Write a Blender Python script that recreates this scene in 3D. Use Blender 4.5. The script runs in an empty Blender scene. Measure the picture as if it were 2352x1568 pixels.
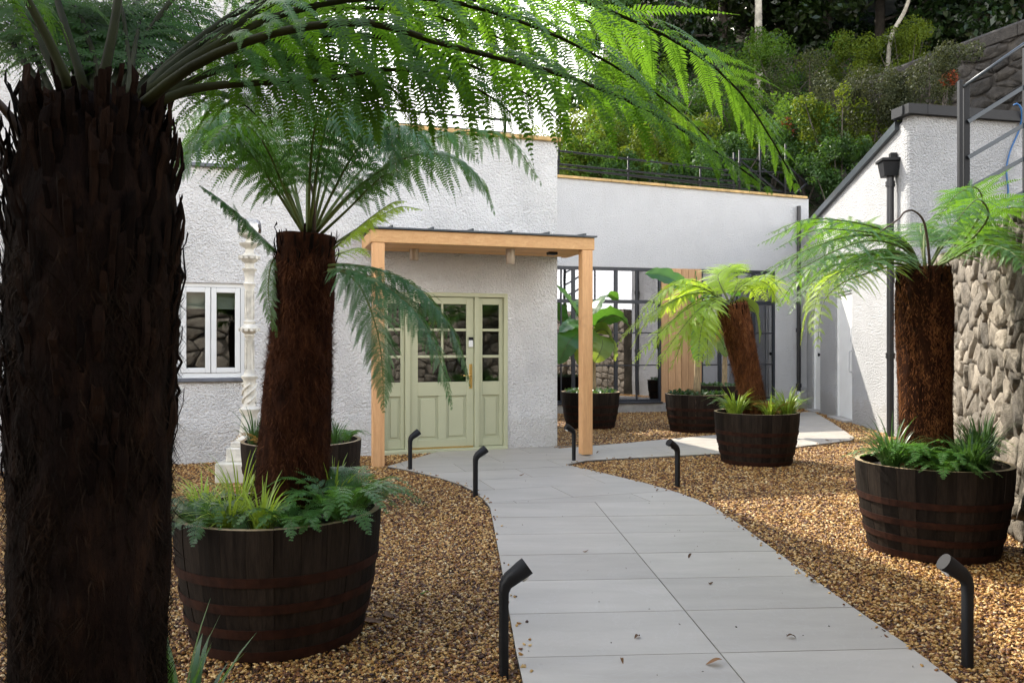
import bpy, bmesh, math, random
import numpy as np
from mathutils import Vector, Matrix

random.seed(7)
RNG = np.random.default_rng(11)
scene = bpy.context.scene
COL = scene.collection

# ------------------------------------------------------------------ camera
FPX, CU, HV, CAMH = 1840.0, 1176.0, 790.0, 1.48      # focal length, centre, horizon in a 2352 px wide frame
cam_d = bpy.data.cameras.new("camera")
cam = bpy.data.objects.new("camera", cam_d)
COL.objects.link(cam)
cam.location = (0, 0, CAMH)
cam.rotation_euler = (math.radians(90), 0, 0)
cam_d.sensor_width = 36.0
cam_d.lens = 36.0 * FPX / 2352.0
cam_d.shift_y = 6.0 / 2352.0
cam_d.clip_start = 0.05
cam_d.clip_end = 2000
scene.camera = cam

# ------------------------------------------------------------------ sky, sun, exposure
SUN = Vector((-0.52, 0.55, 0.74)).normalized()
world = bpy.data.worlds.new("World")
scene.world = world
world.use_nodes = True
wn, wl = world.node_tree.nodes, world.node_tree.links
sky = wn.new('ShaderNodeTexSky')
sky.sky_type = 'NISHITA'
sky.sun_disc = False
sky.sun_elevation = math.asin(SUN.z)
sky.sun_rotation = math.atan2(SUN.x, SUN.y)
tc = wn.new('ShaderNodeTexCoord')
mp = wn.new('ShaderNodeMapping'); mp.inputs['Scale'].default_value = (1, 1, 2.2)
ns = wn.new('ShaderNodeTexNoise'); ns.inputs['Scale'].default_value = 2.3; ns.inputs['Detail'].default_value = 7
cr = wn.new('ShaderNodeValToRGB')
cr.color_ramp.elements[0].position = 0.16; cr.color_ramp.elements[1].position = 0.34
mx = wn.new('ShaderNodeMix'); mx.data_type = 'RGBA'
wl.new(tc.outputs['Generated'], mp.inputs[0]); wl.new(mp.outputs[0], ns.inputs['Vector'])
# cumulus gathers towards the horizon, the zenith is mostly blue
sz = wn.new('ShaderNodeSeparateXYZ'); wl.new(tc.outputs['Generated'], sz.inputs[0])
hm = wn.new('ShaderNodeMath'); hm.operation = 'MULTIPLY_ADD'; hm.inputs[1].default_value = -0.42
wl.new(sz.outputs['Z'], hm.inputs[0]); wl.new(ns.outputs['Fac'], hm.inputs[2])
wl.new(hm.outputs[0], cr.inputs[0]); wl.new(cr.outputs[0], mx.inputs['Factor'])
wl.new(sky.outputs[0], mx.inputs['A']); mx.inputs['B'].default_value = (8.6, 8.4, 8.1, 1)
bg = wn['Background']
wl.new(mx.outputs['Result'], bg.inputs['Color'])
bg.inputs['Strength'].default_value = 0.15

sd = bpy.data.lights.new("sun", 'SUN')
sun = bpy.data.objects.new("sun", sd); COL.objects.link(sun)
sd.energy = 2.9; sd.angle = math.radians(0.6); sd.color = (1.0, 0.93, 0.82)
sun.rotation_euler = (-SUN).to_track_quat('-Z', 'Y').to_euler()
sun.location = (-20, 20, 30)

vs = scene.view_settings
vs.view_transform = 'Standard'; vs.look = 'None'; vs.gamma = 1.0; vs.use_curve_mapping = False
vs.exposure = 1.72
scene.cycles.max_bounces = 8
scene.cycles.transparent_max_bounces = 12
scene.cycles.use_denoising = True

# ------------------------------------------------------------------ helpers
def W(u, v, D):
    return np.array([(u - CU) / FPX * D, D, CAMH + (HV - v) / FPX * D])

def G(u, v, z=0.0):
    D = (CAMH - z) * FPX / (v - HV)
    return np.array([(u - CU) / FPX * D, D, z])

def props(o, label=None, cat=None, group=None, kind=None):
    if label: o["label"] = label
    if cat: o["category"] = cat
    if group: o["group"] = group
    if kind: o["kind"] = kind
    return o

def thing(name, loc, label, cat, group=None, rz=0.0):
    o = bpy.data.objects.new(name, None)
    COL.objects.link(o)
    o.location = loc; o.rotation_euler = (0, 0, rz)
    o.empty_display_size = 0.1
    return props(o, label, cat, group)

def link(name, mesh, mat=None, parent=None, loc=None, rot=None, scale=None, world=True):
    """link mesh; if the mesh is in world coordinates and the parent is an Empty with a location, undo it"""
    o = bpy.data.objects.new(name, mesh)
    COL.objects.link(o)
    if mat is not None and len(mesh.materials) == 0:
        for m in (mat if isinstance(mat, (list, tuple)) else [mat]):
            mesh.materials.append(m)
    if parent is not None:
        o.parent = parent
        if world:
            m = Matrix.Identity(4); p = parent
            while p is not None:
                m = p.matrix_basis @ m if p.parent is None else (p.matrix_parent_inverse @ p.matrix_basis) @ m
                p = p.parent
            o.matrix_parent_inverse = m.inverted()
    if loc is not None: o.location = loc
    if rot is not None: o.rotation_euler = rot
    if scale is not None: o.scale = scale
    return o

def mesh_np(name, V, F, smooth=False):
    """V (n,3) array; F list of arrays/lists of faces of mixed size or one (m,k) int array"""
    me = bpy.data.meshes.new(name)
    V = np.asarray(V, dtype=np.float32)
    if isinstance(F, np.ndarray): F = [F]
    loops, starts, totals, off = [], [], [], 0
    for f in F:
        f = np.asarray(f, dtype=np.int32)
        if f.size == 0: continue
        k = f.shape[1]
        loops.append(f.ravel()); n = f.shape[0]
        starts.append(off + np.arange(n) * k); totals.append(np.full(n, k))
        off += n * k
    loops = np.concatenate(loops).astype(np.int32); starts = np.concatenate(starts).astype(np.int32)
    totals = np.concatenate(totals).astype(np.int32)
    me.vertices.add(len(V)); me.vertices.foreach_set("co", V.ravel())
    me.loops.add(len(loops)); me.loops.foreach_set("vertex_index", loops)
    me.polygons.add(len(starts)); me.polygons.foreach_set("loop_start", starts)
    me.polygons.foreach_set("loop_total", totals)
    if smooth: me.polygons.foreach_set("use_smooth", np.ones(len(starts), dtype=bool))
    me.update(calc_edges=True); me.validate()
    return me

class MB:
    def __init__(self): self.v = []; self.f = []; self.mi = []
    def add(self, vs, fs, mi=0):
        o = len(self.v)
        self.v += [tuple(map(float, p)) for p in vs]
        self.f += [tuple(i + o for i in f) for f in fs]
        self.mi += [mi] * len(fs)
    def box(self, c, s, ax=(1, 0, 0), ay=None, az=(0, 0, 1), mi=0):
        """box centred at c, full sizes s along axes ax, ay, az"""
        ax = np.array(ax, float); az = np.array(az, float)
        ay = np.cross(az, ax) if ay is None else np.array(ay, float)
        c = np.array(c, float); P = []
        for k in (-.5, .5):
            for j in (-.5, .5):
                for i in (-.5, .5):
                    P.append(c + ax * s[0] * i + ay * s[1] * j + az * s[2] * k)
        self.add(P, [(0, 2, 3, 1), (4, 5, 7, 6), (0, 1, 5, 4), (2, 6, 7, 3), (0, 4, 6, 2), (1, 3, 7, 5)], mi)
    def tube(self, pts, r, n=8, cap=True, mi=0):
        pts = [np.array(p, float) for p in pts]
        rs = r if isinstance(r, (list, tuple, np.ndarray)) else [r] * len(pts)
        V = []; ref = None
        for i, p in enumerate(pts):
            t = pts[min(i + 1, len(pts) - 1)] - pts[max(i - 1, 0)]
            t = t / (np.linalg.norm(t) + 1e-9)
            if ref is None:
                ref = np.array([0, 0, 1.0]) if abs(t[2]) < .9 else np.array([1.0, 0, 0])
            a = np.cross(t, ref); a /= np.linalg.norm(a) + 1e-9
            b = np.cross(a, t); ref = b
            for k in range(n):
                th = 2 * math.pi * k / n
                V.append(p + rs[i] * (a * math.cos(th) + b * math.sin(th)))
        F = []
        for i in range(len(pts) - 1):
            for k in range(n):
                F.append((i * n + k, i * n + (k + 1) % n, (i + 1) * n + (k + 1) % n, (i + 1) * n + k))
        if cap:
            F.append(tuple(range(n - 1, -1, -1))); F.append(tuple((len(pts) - 1) * n + k for k in range(n)))
        self.add(V, F, mi)
    def lathe(self, prof, c=(0, 0, 0), n=24, mi=0):
        V = []; F = []
        for (r, z) in prof:
            for k in range(n):
                th = 2 * math.pi * k / n
                V.append((c[0] + r * math.cos(th), c[1] + r * math.sin(th), c[2] + z))
        m = len(prof)
        for i in range(m - 1):
            for k in range(n):
                F.append((i * n + k, i * n + (k + 1) % n, (i + 1) * n + (k + 1) % n, (i + 1) * n + k))
        F.append(tuple(range(n - 1, -1, -1))); F.append(tuple((m - 1) * n + k for k in range(n)))
        self.add(V, F, mi)
    def prism(self, poly, z0, z1, mi=0):
        """vertical prism over an anticlockwise xy polygon; z0/z1 numbers or per-vertex lists"""
        n = len(poly)
        a = z0 if isinstance(z0, (list, tuple)) else [z0] * n
        b = z1 if isinstance(z1, (list, tuple)) else [z1] * n
        V = [(p[0], p[1], a[i]) for i, p in enumerate(poly)] + [(p[0], p[1], b[i]) for i, p in enumerate(poly)]
        F = [tuple(range(n - 1, -1, -1)), tuple(range(n, 2 * n))]
        F += [(i, (i + 1) % n, n + (i + 1) % n, n + i) for i in range(n)]
        self.add(V, F, mi)
    def mesh(self, name, smooth=False, bevel=0.0, bseg=1):
        me = bpy.data.meshes.new(name)
        me.from_pydata(self.v, [], self.f)
        me.polygons.foreach_set("material_index", self.mi)
        if bevel > 0:
            bm = bmesh.new(); bm.from_mesh(me)
            bmesh.ops.bevel(bm, geom=bm.edges[:], offset=bevel, segments=bseg, affect='EDGES', clamp_overlap=True)
            bm.to_mesh(me); bm.free()
        if smooth: me.polygons.foreach_set("use_smooth", [True] * len(me.polygons))
        me.update()
        return me
    def obj(self, name, mat, parent=None, smooth=False, bevel=0.0, world=True, **kw):
        return link(name, self.mesh(name, smooth, bevel), mat, parent, world=world, **kw)

def auto_smooth(o, ang=35):
    me = o.data
    me.polygons.foreach_set("use_smooth", [True] * len(me.polygons))
    try: me.set_sharp_from_angle(angle=math.radians(ang))
    except Exception: pass
    return o

def vnoise(P, s, seed=0):
    """cheap smooth pseudo noise in -1..1 for arrays of points"""
    r = np.random.default_rng(seed + 100)
    out = np.zeros(len(P)); amp = 1.0; tot = 0
    for o in range(3):
        for k in range(3):
            d = r.normal(size=3); d /= np.linalg.norm(d)
            out += amp * np.sin((P @ d) * s * (1.0 + .4 * k) * 2 ** o + r.uniform(0, 6.28)); tot += amp
        amp *= .6
    return out / tot * 1.8

def spline(pts, n):
    P = np.array(pts, float)
    if len(P) == 2:
        t = np.linspace(0, 1, n)[:, None]; return P[0] * (1 - t) + P[1] * t
    P = np.vstack([2 * P[0] - P[1], P, 2 * P[-1] - P[-2]])
    m = len(P) - 3; out = []
    for s in np.linspace(0, m - 1e-6, n):
        i = int(s); t = s - i
        a, b, c, d = P[i], P[i + 1], P[i + 2], P[i + 3]
        out.append(.5 * ((2 * b) + (-a + c) * t + (2 * a - 5 * b + 4 * c - d) * t * t + (-a + 3 * b - 3 * c + d) * t ** 3))
    out = np.array(out)
    L = np.concatenate([[0], np.cumsum(np.linalg.norm(np.diff(out, axis=0), axis=1))])
    tt = np.linspace(0, L[-1], n)
    return np.stack([np.interp(tt, L, out[:, k]) for k in range(3)], 1)

# ------------------------------------------------------------------ materials
def new_mat(name):
    m = bpy.data.materials.new(name); m.use_nodes = True
    nt = m.node_tree
    return m, nt.nodes, nt.links, nt.nodes['Principled BSDF']

def ramp(nodes, links, src, stops):
    r = nodes.new('ShaderNodeValToRGB')
    e = r.color_ramp.elements
    while len(e) > 1: e.remove(e[-1])
    e[0].position = stops[0][0]; e[0].color = (*stops[0][1], 1)
    for p, c in stops[1:]:
        x = e.new(p); x.color = (*c, 1)
    links.new(src, r.inputs[0])
    return r.outputs[0]

def noise(nodes, links, scale, detail=4, rough=.55, vec=None, stretch=None, kind='Object', dist=0.0):
    t = nodes.new('ShaderNodeTexNoise')
    t.inputs['Scale'].default_value = scale; t.inputs['Detail'].default_value = detail
    t.inputs['Roughness'].default_value = rough; t.inputs['Distortion'].default_value = dist
    if vec is None:
        c = nodes.new('ShaderNodeTexCoord'); vec = c.outputs[kind]
    if stretch:
        mpn = nodes.new('ShaderNodeMapping'); mpn.inputs['Scale'].default_value = stretch
        links.new(vec, mpn.inputs[0]); vec = mpn.outputs[0]
    links.new(vec, t.inputs['Vector'])
    return t.outputs['Fac']

def bump(nodes, links, h, strength, dist, prev=None):
    b = nodes.new('ShaderNodeBump')
    b.inputs['Strength'].default_value = strength; b.inputs['Distance'].default_value = dist
    links.new(h, b.inputs['Height'])
    if prev is not None: links.new(prev, b.inputs['Normal'])
    return b.outputs[0]

def mixc(nodes, links, fac, a, b, mode='MIX'):
    m = nodes.new('ShaderNodeMix'); m.data_type = 'RGBA'; m.blend_type = mode
    for key, val in (('Factor', fac), ('A', a), ('B', b)):
        if isinstance(val, (int, float)): m.inputs[key].default_value = val
        elif isinstance(val, tuple): m.inputs[key].default_value = (*val, 1)
        else: links.new(val, m.inputs[key])
    return m.outputs['Result']

def objrand(nodes):
    return nodes.new('ShaderNodeObjectInfo').outputs['Random']

def simple(name, col, rough=.5, metal=0.0, var=.15, scale=8.0, bmp=0.0, spec=.5, stretch=None):
    m, n, l, b = new_mat(name)
    f = noise(n, l, scale, 5, .6, stretch=stretch)
    c = ramp(n, l, f, [(.3, tuple(x * (1 - var) for x in col)), (.7, tuple(min(1, x * (1 + var)) for x in col))])
    l.new(c, b.inputs['Base Color'])
    b.inputs['Roughness'].default_value = rough; b.inputs['Metallic'].default_value = metal
    b.inputs['Specular IOR Level'].default_value = spec
    if bmp: l.new(bump(n, l, f, 1.0, bmp), b.inputs['Normal'])
    return m

def m_roughcast(name, scale=38.0, depth=.016, col=(.80, .80, .79), vary=True):
    m, n, l, b = new_mat(name)
    vo = n.new('ShaderNodeTexVoronoi'); vo.inputs['Scale'].default_value = scale; vo.feature = 'SMOOTH_F1'
    vo.inputs['Smoothness'].default_value = .4
    c = n.new('ShaderNodeTexCoord')
    nz = n.new('ShaderNodeTexNoise'); nz.inputs['Scale'].default_value = scale * .6; nz.inputs['Detail'].default_value = 3
    l.new(c.outputs['Object'], nz.inputs['Vector'])
    ad = n.new('ShaderNodeVectorMath'); ad.operation = 'MULTIPLY_ADD'
    l.new(nz.outputs['Color'], ad.inputs[0]); ad.inputs[1].default_value = (.035, .035, .035); l.new(c.outputs['Object'], ad.inputs[2])
    l.new(ad.outputs[0], vo.inputs['Vector'])
    fine = noise(n, l, scale * 2.6, 4, .65)
    h = n.new('ShaderNodeMath'); h.operation = 'MULTIPLY_ADD'
    l.new(vo.outputs['Distance'], h.inputs[0]); h.inputs[1].default_value = -1.1; l.new(fine, h.inputs[2])
    big = noise(n, l, .9, 4, .6)
    cc = ramp(n, l, big, [(.3, tuple(x * .93 for x in col)), (.65, col)])
    # dirt washing down: streaks stretched vertically
    st = noise(n, l, 2.2, 5, .65, stretch=(2.2, 2.2, .22))
    cc = mixc(n, l, ramp(n, l, st, [(.56, (0, 0, 0)), (.8, (.22, .22, .22))]), cc, (.56, .54, .49))
    # rain splash and damp along the foot of the wall, broken up by noise
    geo = n.new('ShaderNodeNewGeometry'); sx = n.new('ShaderNodeSeparateXYZ'); l.new(geo.outputs['Position'], sx.inputs[0])
    nz2 = noise(n, l, 5.0, 5, .7)
    md = n.new('ShaderNodeMath'); md.operation = 'MULTIPLY_ADD'; l.new(nz2, md.inputs[0]); md.inputs[1].default_value = -.75; l.new(sx.outputs['Z'], md.inputs[2])
    cc = mixc(n, l, ramp(n, l, md.outputs[0], [(-.0, (.22, .22, .22)), (.10, (0, 0, 0))]), cc, (.42, .37, .29))
    mott = noise(n, l, 3.0, 6, .7)
    cc = mixc(n, l, ramp(n, l, mott, [(.35, (.08, .08, .08)), (.6, (0, 0, 0))]), cc, (.52, .52, .5))
    l.new(cc, b.inputs['Base Color'])
    b.inputs['Roughness'].default_value = .75
    lf = noise(n, l, 1.7, 4, .65); mrl = n.new('ShaderNodeMapRange'); l.new(lf, mrl.inputs[0])
    mrl.inputs[1].default_value = .3; mrl.inputs[2].default_value = .7; mrl.inputs[3].default_value = .6; mrl.inputs[4].default_value = 1.15
    hc_ = n.new('ShaderNodeMath'); hc_.operation = 'SUBTRACT'; l.new(h.outputs[0], hc_.inputs[0]); hc_.inputs[1].default_value = .08
    hm_ = n.new('ShaderNodeMath'); hm_.operation = 'MULTIPLY'; l.new(hc_.outputs[0], hm_.inputs[0]); l.new(mrl.outputs[0], hm_.inputs[1])
    l.new(bump(n, l, hm_.outputs[0] if vary else h.outputs[0], 1.0, depth), b.inputs['Normal'])
    return m

def m_wood(name, dark, light, axis=(1, 14, 14), scale=3.0, rough=.55, rv=.35, knots=True, spec=.4):
    m, n, l, b = new_mat(name)
    b.inputs['Specular IOR Level'].default_value = spec
    c = n.new('ShaderNodeTexCoord')
    oi = n.new('ShaderNodeObjectInfo')
    off = n.new('ShaderNodeVectorMath'); off.operation = 'MULTIPLY_ADD'
    cmb = n.new('ShaderNodeCombineXYZ')
    for i in range(3): l.new(oi.outputs['Random'], cmb.inputs[i])
    l.new(cmb.outputs[0], off.inputs[0]); off.inputs[1].default_value = (7, 13, 9); l.new(c.outputs['Object'], off.inputs[2])
    g = noise(n, l, scale, 6, .6, vec=off.outputs[0], stretch=axis, dist=.6)
    g2 = noise(n, l, scale * 6, 3, .5, vec=off.outputs[0], stretch=axis)
    col = ramp(n, l, g, [(.25, dark), (.75, light)])
    col = mixc(n, l, ramp(n, l, g2, [(.45, (0, 0, 0)), (.75, (.35, .35, .35))]), col, tuple(x * .62 for x in dark))
    if knots:
        k = noise(n, l, 2.1, 3, .5, vec=off.outputs[0])
        col = mixc(n, l, ramp(n, l, k, [(.66, (0, 0, 0)), (.74, (.55, .55, .55))]), col, tuple(x * .5 for x in dark))
    hsv = n.new('ShaderNodeHueSaturation')
    mr = n.new('ShaderNodeMapRange'); l.new(oi.outputs['Random'], mr.inputs[0])
    mr.inputs[3].default_value = 1 - rv; mr.inputs[4].default_value = 1 + rv
    l.new(mr.outputs[0], hsv.inputs['Value']); l.new(col, hsv.inputs['Color'])
    l.new(hsv.outputs[0], b.inputs['Base Color'])
    b.inputs['Roughness'].default_value = rough
    l.new(bump(n, l, g2, .6, .003), b.inputs['Normal'])
    return m

def m_leaf(name, col, trans, tf=.45, rough=.38, spec=.5, var=.3, nscale=6.0, objvar=.2, tip=None):
    m, n, l, b = new_mat(name)
    f = noise(n, l, nscale, 3, .6)
    c = ramp(n, l, f, [(.3, tuple(x * (1 - var) for x in col)), (.7, tuple(x * (1 + var) for x in col))])
    if tip: c = mixc(n, l, ramp(n, l, noise(n, l, nscale * .45, 2), [(.6, (0, 0, 0)), (.72, (1, 1, 1))]), c, tip)
    hsv = n.new('ShaderNodeHueSaturation'); mr = n.new('ShaderNodeMapRange')
    l.new(objrand(n), mr.inputs[0]); mr.inputs[3].default_value = 1 - objvar; mr.inputs[4].default_value = 1 + objvar
    l.new(mr.outputs[0], hsv.inputs['Value']); l.new(c, hsv.inputs['Color'])
    l.new(hsv.outputs[0], b.inputs['Base Color'])
    b.inputs['Roughness'].default_value = rough; b.inputs['Specular IOR Level'].default_value = spec
    t = n.new('ShaderNodeBsdfTranslucent'); t.inputs['Color'].default_value = (*trans, 1)
    ms = n.new('ShaderNodeMixShader'); ms.inputs[0].default_value = tf
    l.new(b.outputs[0], ms.inputs[1]); l.new(t.outputs[0], ms.inputs[2])
    l.new(ms.outputs[0], n['Material Output'].inputs['Surface'])
    return m

def m_glass(name, refl=.3, tint=(.75, .8, .8)):
    m, n, l, b = new_mat(name)
    n.remove(b)
    tr = n.new('ShaderNodeBsdfTransparent'); tr.inputs[0].default_value = (*tint, 1)
    gl = n.new('ShaderNodeBsdfGlossy'); gl.inputs['Roughness'].default_value = .015
    gl.inputs['Color'].default_value = (.93, .93, .97, 1)
    lw = n.new('ShaderNodeLayerWeight'); lw.inputs['Blend'].default_value = .25
    mr = n.new('ShaderNodeMapRange'); l.new(lw.outputs['Fresnel'], mr.inputs[0])
    mr.inputs[3].default_value = refl; mr.inputs[4].default_value = 1.0
    nz = noise(n, l, 1.3, 2)
    l.new(bump(n, l, nz, .08, .01), gl.inputs['Normal'])
    ms = n.new('ShaderNodeMixShader')
    l.new(mr.outputs[0], ms.inputs[0]); l.new(tr.outputs[0], ms.inputs[1]); l.new(gl.outputs[0], ms.inputs[2])
    l.new(ms.outputs[0], n['Material Output'].inputs['Surface'])
    return m

M = {}
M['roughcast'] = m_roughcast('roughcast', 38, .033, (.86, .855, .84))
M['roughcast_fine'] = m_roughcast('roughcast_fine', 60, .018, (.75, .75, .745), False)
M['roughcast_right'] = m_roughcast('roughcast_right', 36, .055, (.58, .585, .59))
M['cedar'] = m_wood('cedar', (.55, .29, .115), (.72, .44, .20), (1, 14, 14), 2.2, rv=.10)
M['cedar_v'] = m_wood('cedar_v', (.46, .25, .12), (.68, .42, .22), (14, 14, 1), 2.2, rv=.16, knots=False)
M['cedar_post'] = m_wood('cedar_post', (.58, .30, .13), (.74, .44, .21), (12, 12, .8), 2.6, rv=.06, knots=True)
M['stave'] = m_wood('stave', (.008, .0058, .0042), (.030, .0215, .0155), (10, 10, 1), 3.0, rough=.8, rv=.45, knots=False, spec=.10)
M['stave_cut'] = simple('stave_cut', (.34, .25, .15), .8, var=.3, scale=20)
M['hoop'] = simple('hoop', (.026, .009, .0045), .8, .0, var=.45, scale=14, bmp=.002, spec=.15)
M['soil'] = simple('soil', (.03, .022, .016), .95, var=.5, scale=40, bmp=.01)
M['green_paint'] = simple('green_paint', (.45, .46, .305), .42, var=.03, scale=3)
M['white_paint'] = simple('white_paint', (.72, .73, .72), .4, var=.04, scale=4)
M['iron_white'] = simple('iron_white', (.62, .59, .51), .6, var=.28, scale=9, bmp=.002)
M['plinth'] = simple('plinth', (.56, .53, .44), .8, var=.25, scale=6, bmp=.004)
M['black_metal'] = simple('black_metal', (.009, .0095, .011), .5, .0, var=.2, scale=12, spec=.25)
M['black_pipe'] = simple('black_pipe', (.02, .02, .022), .3, var=.15, scale=6)
M['anthracite'] = simple('anthracite', (.045, .055, .065), .35, .2, var=.12, scale=5)
M['steel_frame'] = simple('steel_frame', (.022, .026, .034), .4, var=.1, scale=5)
M['bronze'] = simple('bronze', (.36, .29, .22), .45, .5, var=.1, scale=9)
M['brass'] = simple('brass', (.62, .42, .14), .3, .9, var=.1, scale=9)
M['grey_plastic'] = simple('grey_plastic', (.5, .51, .52), .5, var=.08)
M['lead'] = simple('lead', (.12, .13, .15), .6, var=.2, scale=7)
M['concrete'] = simple('concrete', (.36, .34, .31), .85, var=.2, scale=7, bmp=.004)
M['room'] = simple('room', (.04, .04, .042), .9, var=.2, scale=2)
M['blind'] = simple('blind', (.62, .60, .46), .8, var=.06)
M['coping'] = simple('coping', (.50, .33, .13), .7, var=.3, scale=7, bmp=.003)
M['white_sheet'] = simple('white_sheet', (.62, .66, .72), .4, var=.05)
M['blue'] = simple('blue', (.012, .09, .25), .45, var=.1)
M['glass_dark'] = m_glass('glass_dark', .075)
M['glass_wing'] = m_glass('glass_wing', .28, (.35, .38, .42))
M['glass_lamp'] = m_glass('glass_lamp', .12, (.93, .93, .9))

# slabs
def m_slab():
    m, n, l, b = new_mat('slab')
    oi = n.new('ShaderNodeObjectInfo')
    c = n.new('ShaderNodeTexCoord')
    f = noise(n, l, 1.6, 7, .62, stretch=(.6, 2.2, 1))
    f2 = noise(n, l, 26, 4, .6)
    col = ramp(n, l, f, [(.3, (.335, .306, .262)), (.72, (.425, .390, .335))])
    col = mixc(n, l, ramp(n, l, f2, [(.66, (0, 0, 0)), (.78, (.28, .28, .28))]), col, (.2, .19, .18))
    w = noise(n, l, 1.1, 6, .7, dist=2.0)
    col = mixc(n, l, ramp(n, l, w, [(.495, (0, 0, 0)), (.505, (.12, .12, .12)), (.515, (0, 0, 0))]), col, (.55, .55, .54))
    hsv = n.new('ShaderNodeHueSaturation'); mr = n.new('ShaderNodeMapRange')
    l.new(oi.outputs['Random'], mr.inputs[0]); mr.inputs[3].default_value = .90; mr.inputs[4].default_value = 1.06
    l.new(mr.outputs[0], hsv.inputs['Value']); l.new(col, hsv.inputs['Color'])
    l.new(hsv.outputs[0], b.inputs['Base Color'])
    b.inputs['Roughness'].default_value = .5
    l.new(bump(n, l, f2, .25, .002), b.inputs['Normal'])
    return m
M['slab'] = m_slab()
M['joint'] = simple('joint', (.05, .048, .045), .9, var=.3, scale=20)

def m_ground():
    m, n, l, b = new_mat('gravel_bed')
    f = noise(n, l, 60, 3, .7); g = noise(n, l, 1.0, 4, .6)
    col = ramp(n, l, f, [(.3, (.035, .018, .009)), (.5, (.16, .09, .035)), (.7, (.30, .19, .08))])
    col = mixc(n, l, ramp(n, l, g, [(.4, (0, 0, 0)), (.65, (.5, .5, .5))]), col, (.05, .022, .012))
    l.new(col, b.inputs['Base Color']); b.inputs['Roughness'].default_value = .9
    l.new(bump(n, l, f, 1.0, .02), b.inputs['Normal'])
    return m
M['ground'] = m_ground()

def m_pebble():
    m, n, l, b = new_mat('pebble')
    a = n.new('ShaderNodeAttribute'); a.attribute_type = 'INSTANCER'; a.attribute_name = 'tone'
    col = ramp(n, l, a.outputs['Fac'], [(0, (.04, .014, .005)), (.16, (.09, .032, .008)), (.32, (.19, .075, .014)),
                                       (.50, (.31, .15, .03)), (.66, (.43, .25, .062)), (.80, (.55, .37, .12)), (.93, (.62, .48, .21)), (1, (.66, .58, .38))])
    f = noise(n, l, 2.0, 3, .6)
    col = mixc(n, l, .35, col, ramp(n, l, f, [(.3, (.1, .05, .02)), (.7, (.5, .34, .16))]), 'OVERLAY')
    l.new(col, b.inputs['Base Color']); b.inputs['Roughness'].default_value = .55
    return m
M['pebble'] = m_pebble()

def m_stone(name, a, bcol, c):
    m, n, l, b = new_mat(name)
    f = noise(n, l, 5, 8, .7); g = noise(n, l, 22, 5, .7)
    col = ramp(n, l, f, [(.28, a), (.5, bcol), (.72, c)])
    st_ = noise(n, l, 2.1, 6, .75)
    col = mixc(n, l, ramp(n, l, st_, [(.5, (0, 0, 0)), (.66, (.7, .7, .7))]), col, tuple(x * .35 for x in a))
    li_ = noise(n, l, 9, 5, .7)
    col = mixc(n, l, ramp(n, l, li_, [(.63, (0, 0, 0)), (.72, (.6, .6, .6))]), col, tuple(min(1, x * 1.35) for x in c))
    hsv = n.new('ShaderNodeHueSaturation'); mr = n.new('ShaderNodeMapRange')
    l.new(objrand(n), mr.inputs[0]); mr.inputs[3].default_value = .6; mr.inputs[4].default_value = 1.4
    l.new(mr.outputs[0], hsv.inputs['Value']); l.new(col, hsv.inputs['Color'])
    l.new(hsv.outputs[0], b.inputs['Base Color']); b.inputs['Roughness'].default_value = .88
    n1 = bump(n, l, f, 1.0, .025)
    l.new(bump(n, l, g, 1.0, .022, n1), b.inputs['Normal'])
    return m
M['stone'] = m_stone('stone', (.105, .088, .066), (.19, .162, .125), (.29, .255, .205))
M['mortar'] = m_stone('mortar', (.035, .029, .021), (.065, .055, .04), (.11, .093, .068))
M['hill_stone'] = m_stone('hill_stone', (.016, .014, .012), (.031, .027, .023), (.06, .054, .046))
M['earth'] = simple('earth', (.03, .028, .015), .95, var=.5, scale=2, bmp=.05)

def m_trunk(name, a, b_, c):
    m, n, l, b = new_mat(name)
    f = noise(n, l, 26, 5, .7, stretch=(1, 1, .28)); g = noise(n, l, 7, 4, .6)
    col = ramp(n, l, f, [(.3, a), (.55, b_), (.75, c)])
    col = mixc(n, l, ramp(n, l, g, [(.4, (0, 0, 0)), (.7, (.6, .6, .6))]), col, a)
    l.new(col, b.inputs['Base Color']); b.inputs['Roughness'].default_value = .9
    b.inputs['Specular IOR Level'].default_value = .05
    l.new(bump(n, l, f, 1.0, .015), b.inputs['Normal'])
    return m
M['trunk_dark'] = m_trunk('trunk_dark', (.004, .0025, .002), (.011, .006, .004), (.026, .013, .007))
M['trunk'] = m_trunk('trunk', (.009, .0038, .0022), (.036, .013, .006), (.09, .034, .015))
M['trunk_red'] = m_trunk('trunk_red', (.035, .014, .008), (.11, .042, .018), (.22, .10, .04))
M['fibre_dark'] = m_trunk('fibre_dark', (.004, .003, .002), (.012, .007, .004), (.035, .019, .010))
M['fibre'] = m_trunk('fibre', (.018, .007, .004), (.06, .022, .010), (.16, .068, .03))
M['fibre_red'] = m_trunk('fibre_red', (.06, .022, .010), (.16, .062, .022), (.30, .14, .05))
M['stub'] = m_wood('stub', (.003, .002, .0015), (.014, .007, .004), (12, 12, 1), 5.0, rough=.9, rv=.7, knots=False, spec=.05)

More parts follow.
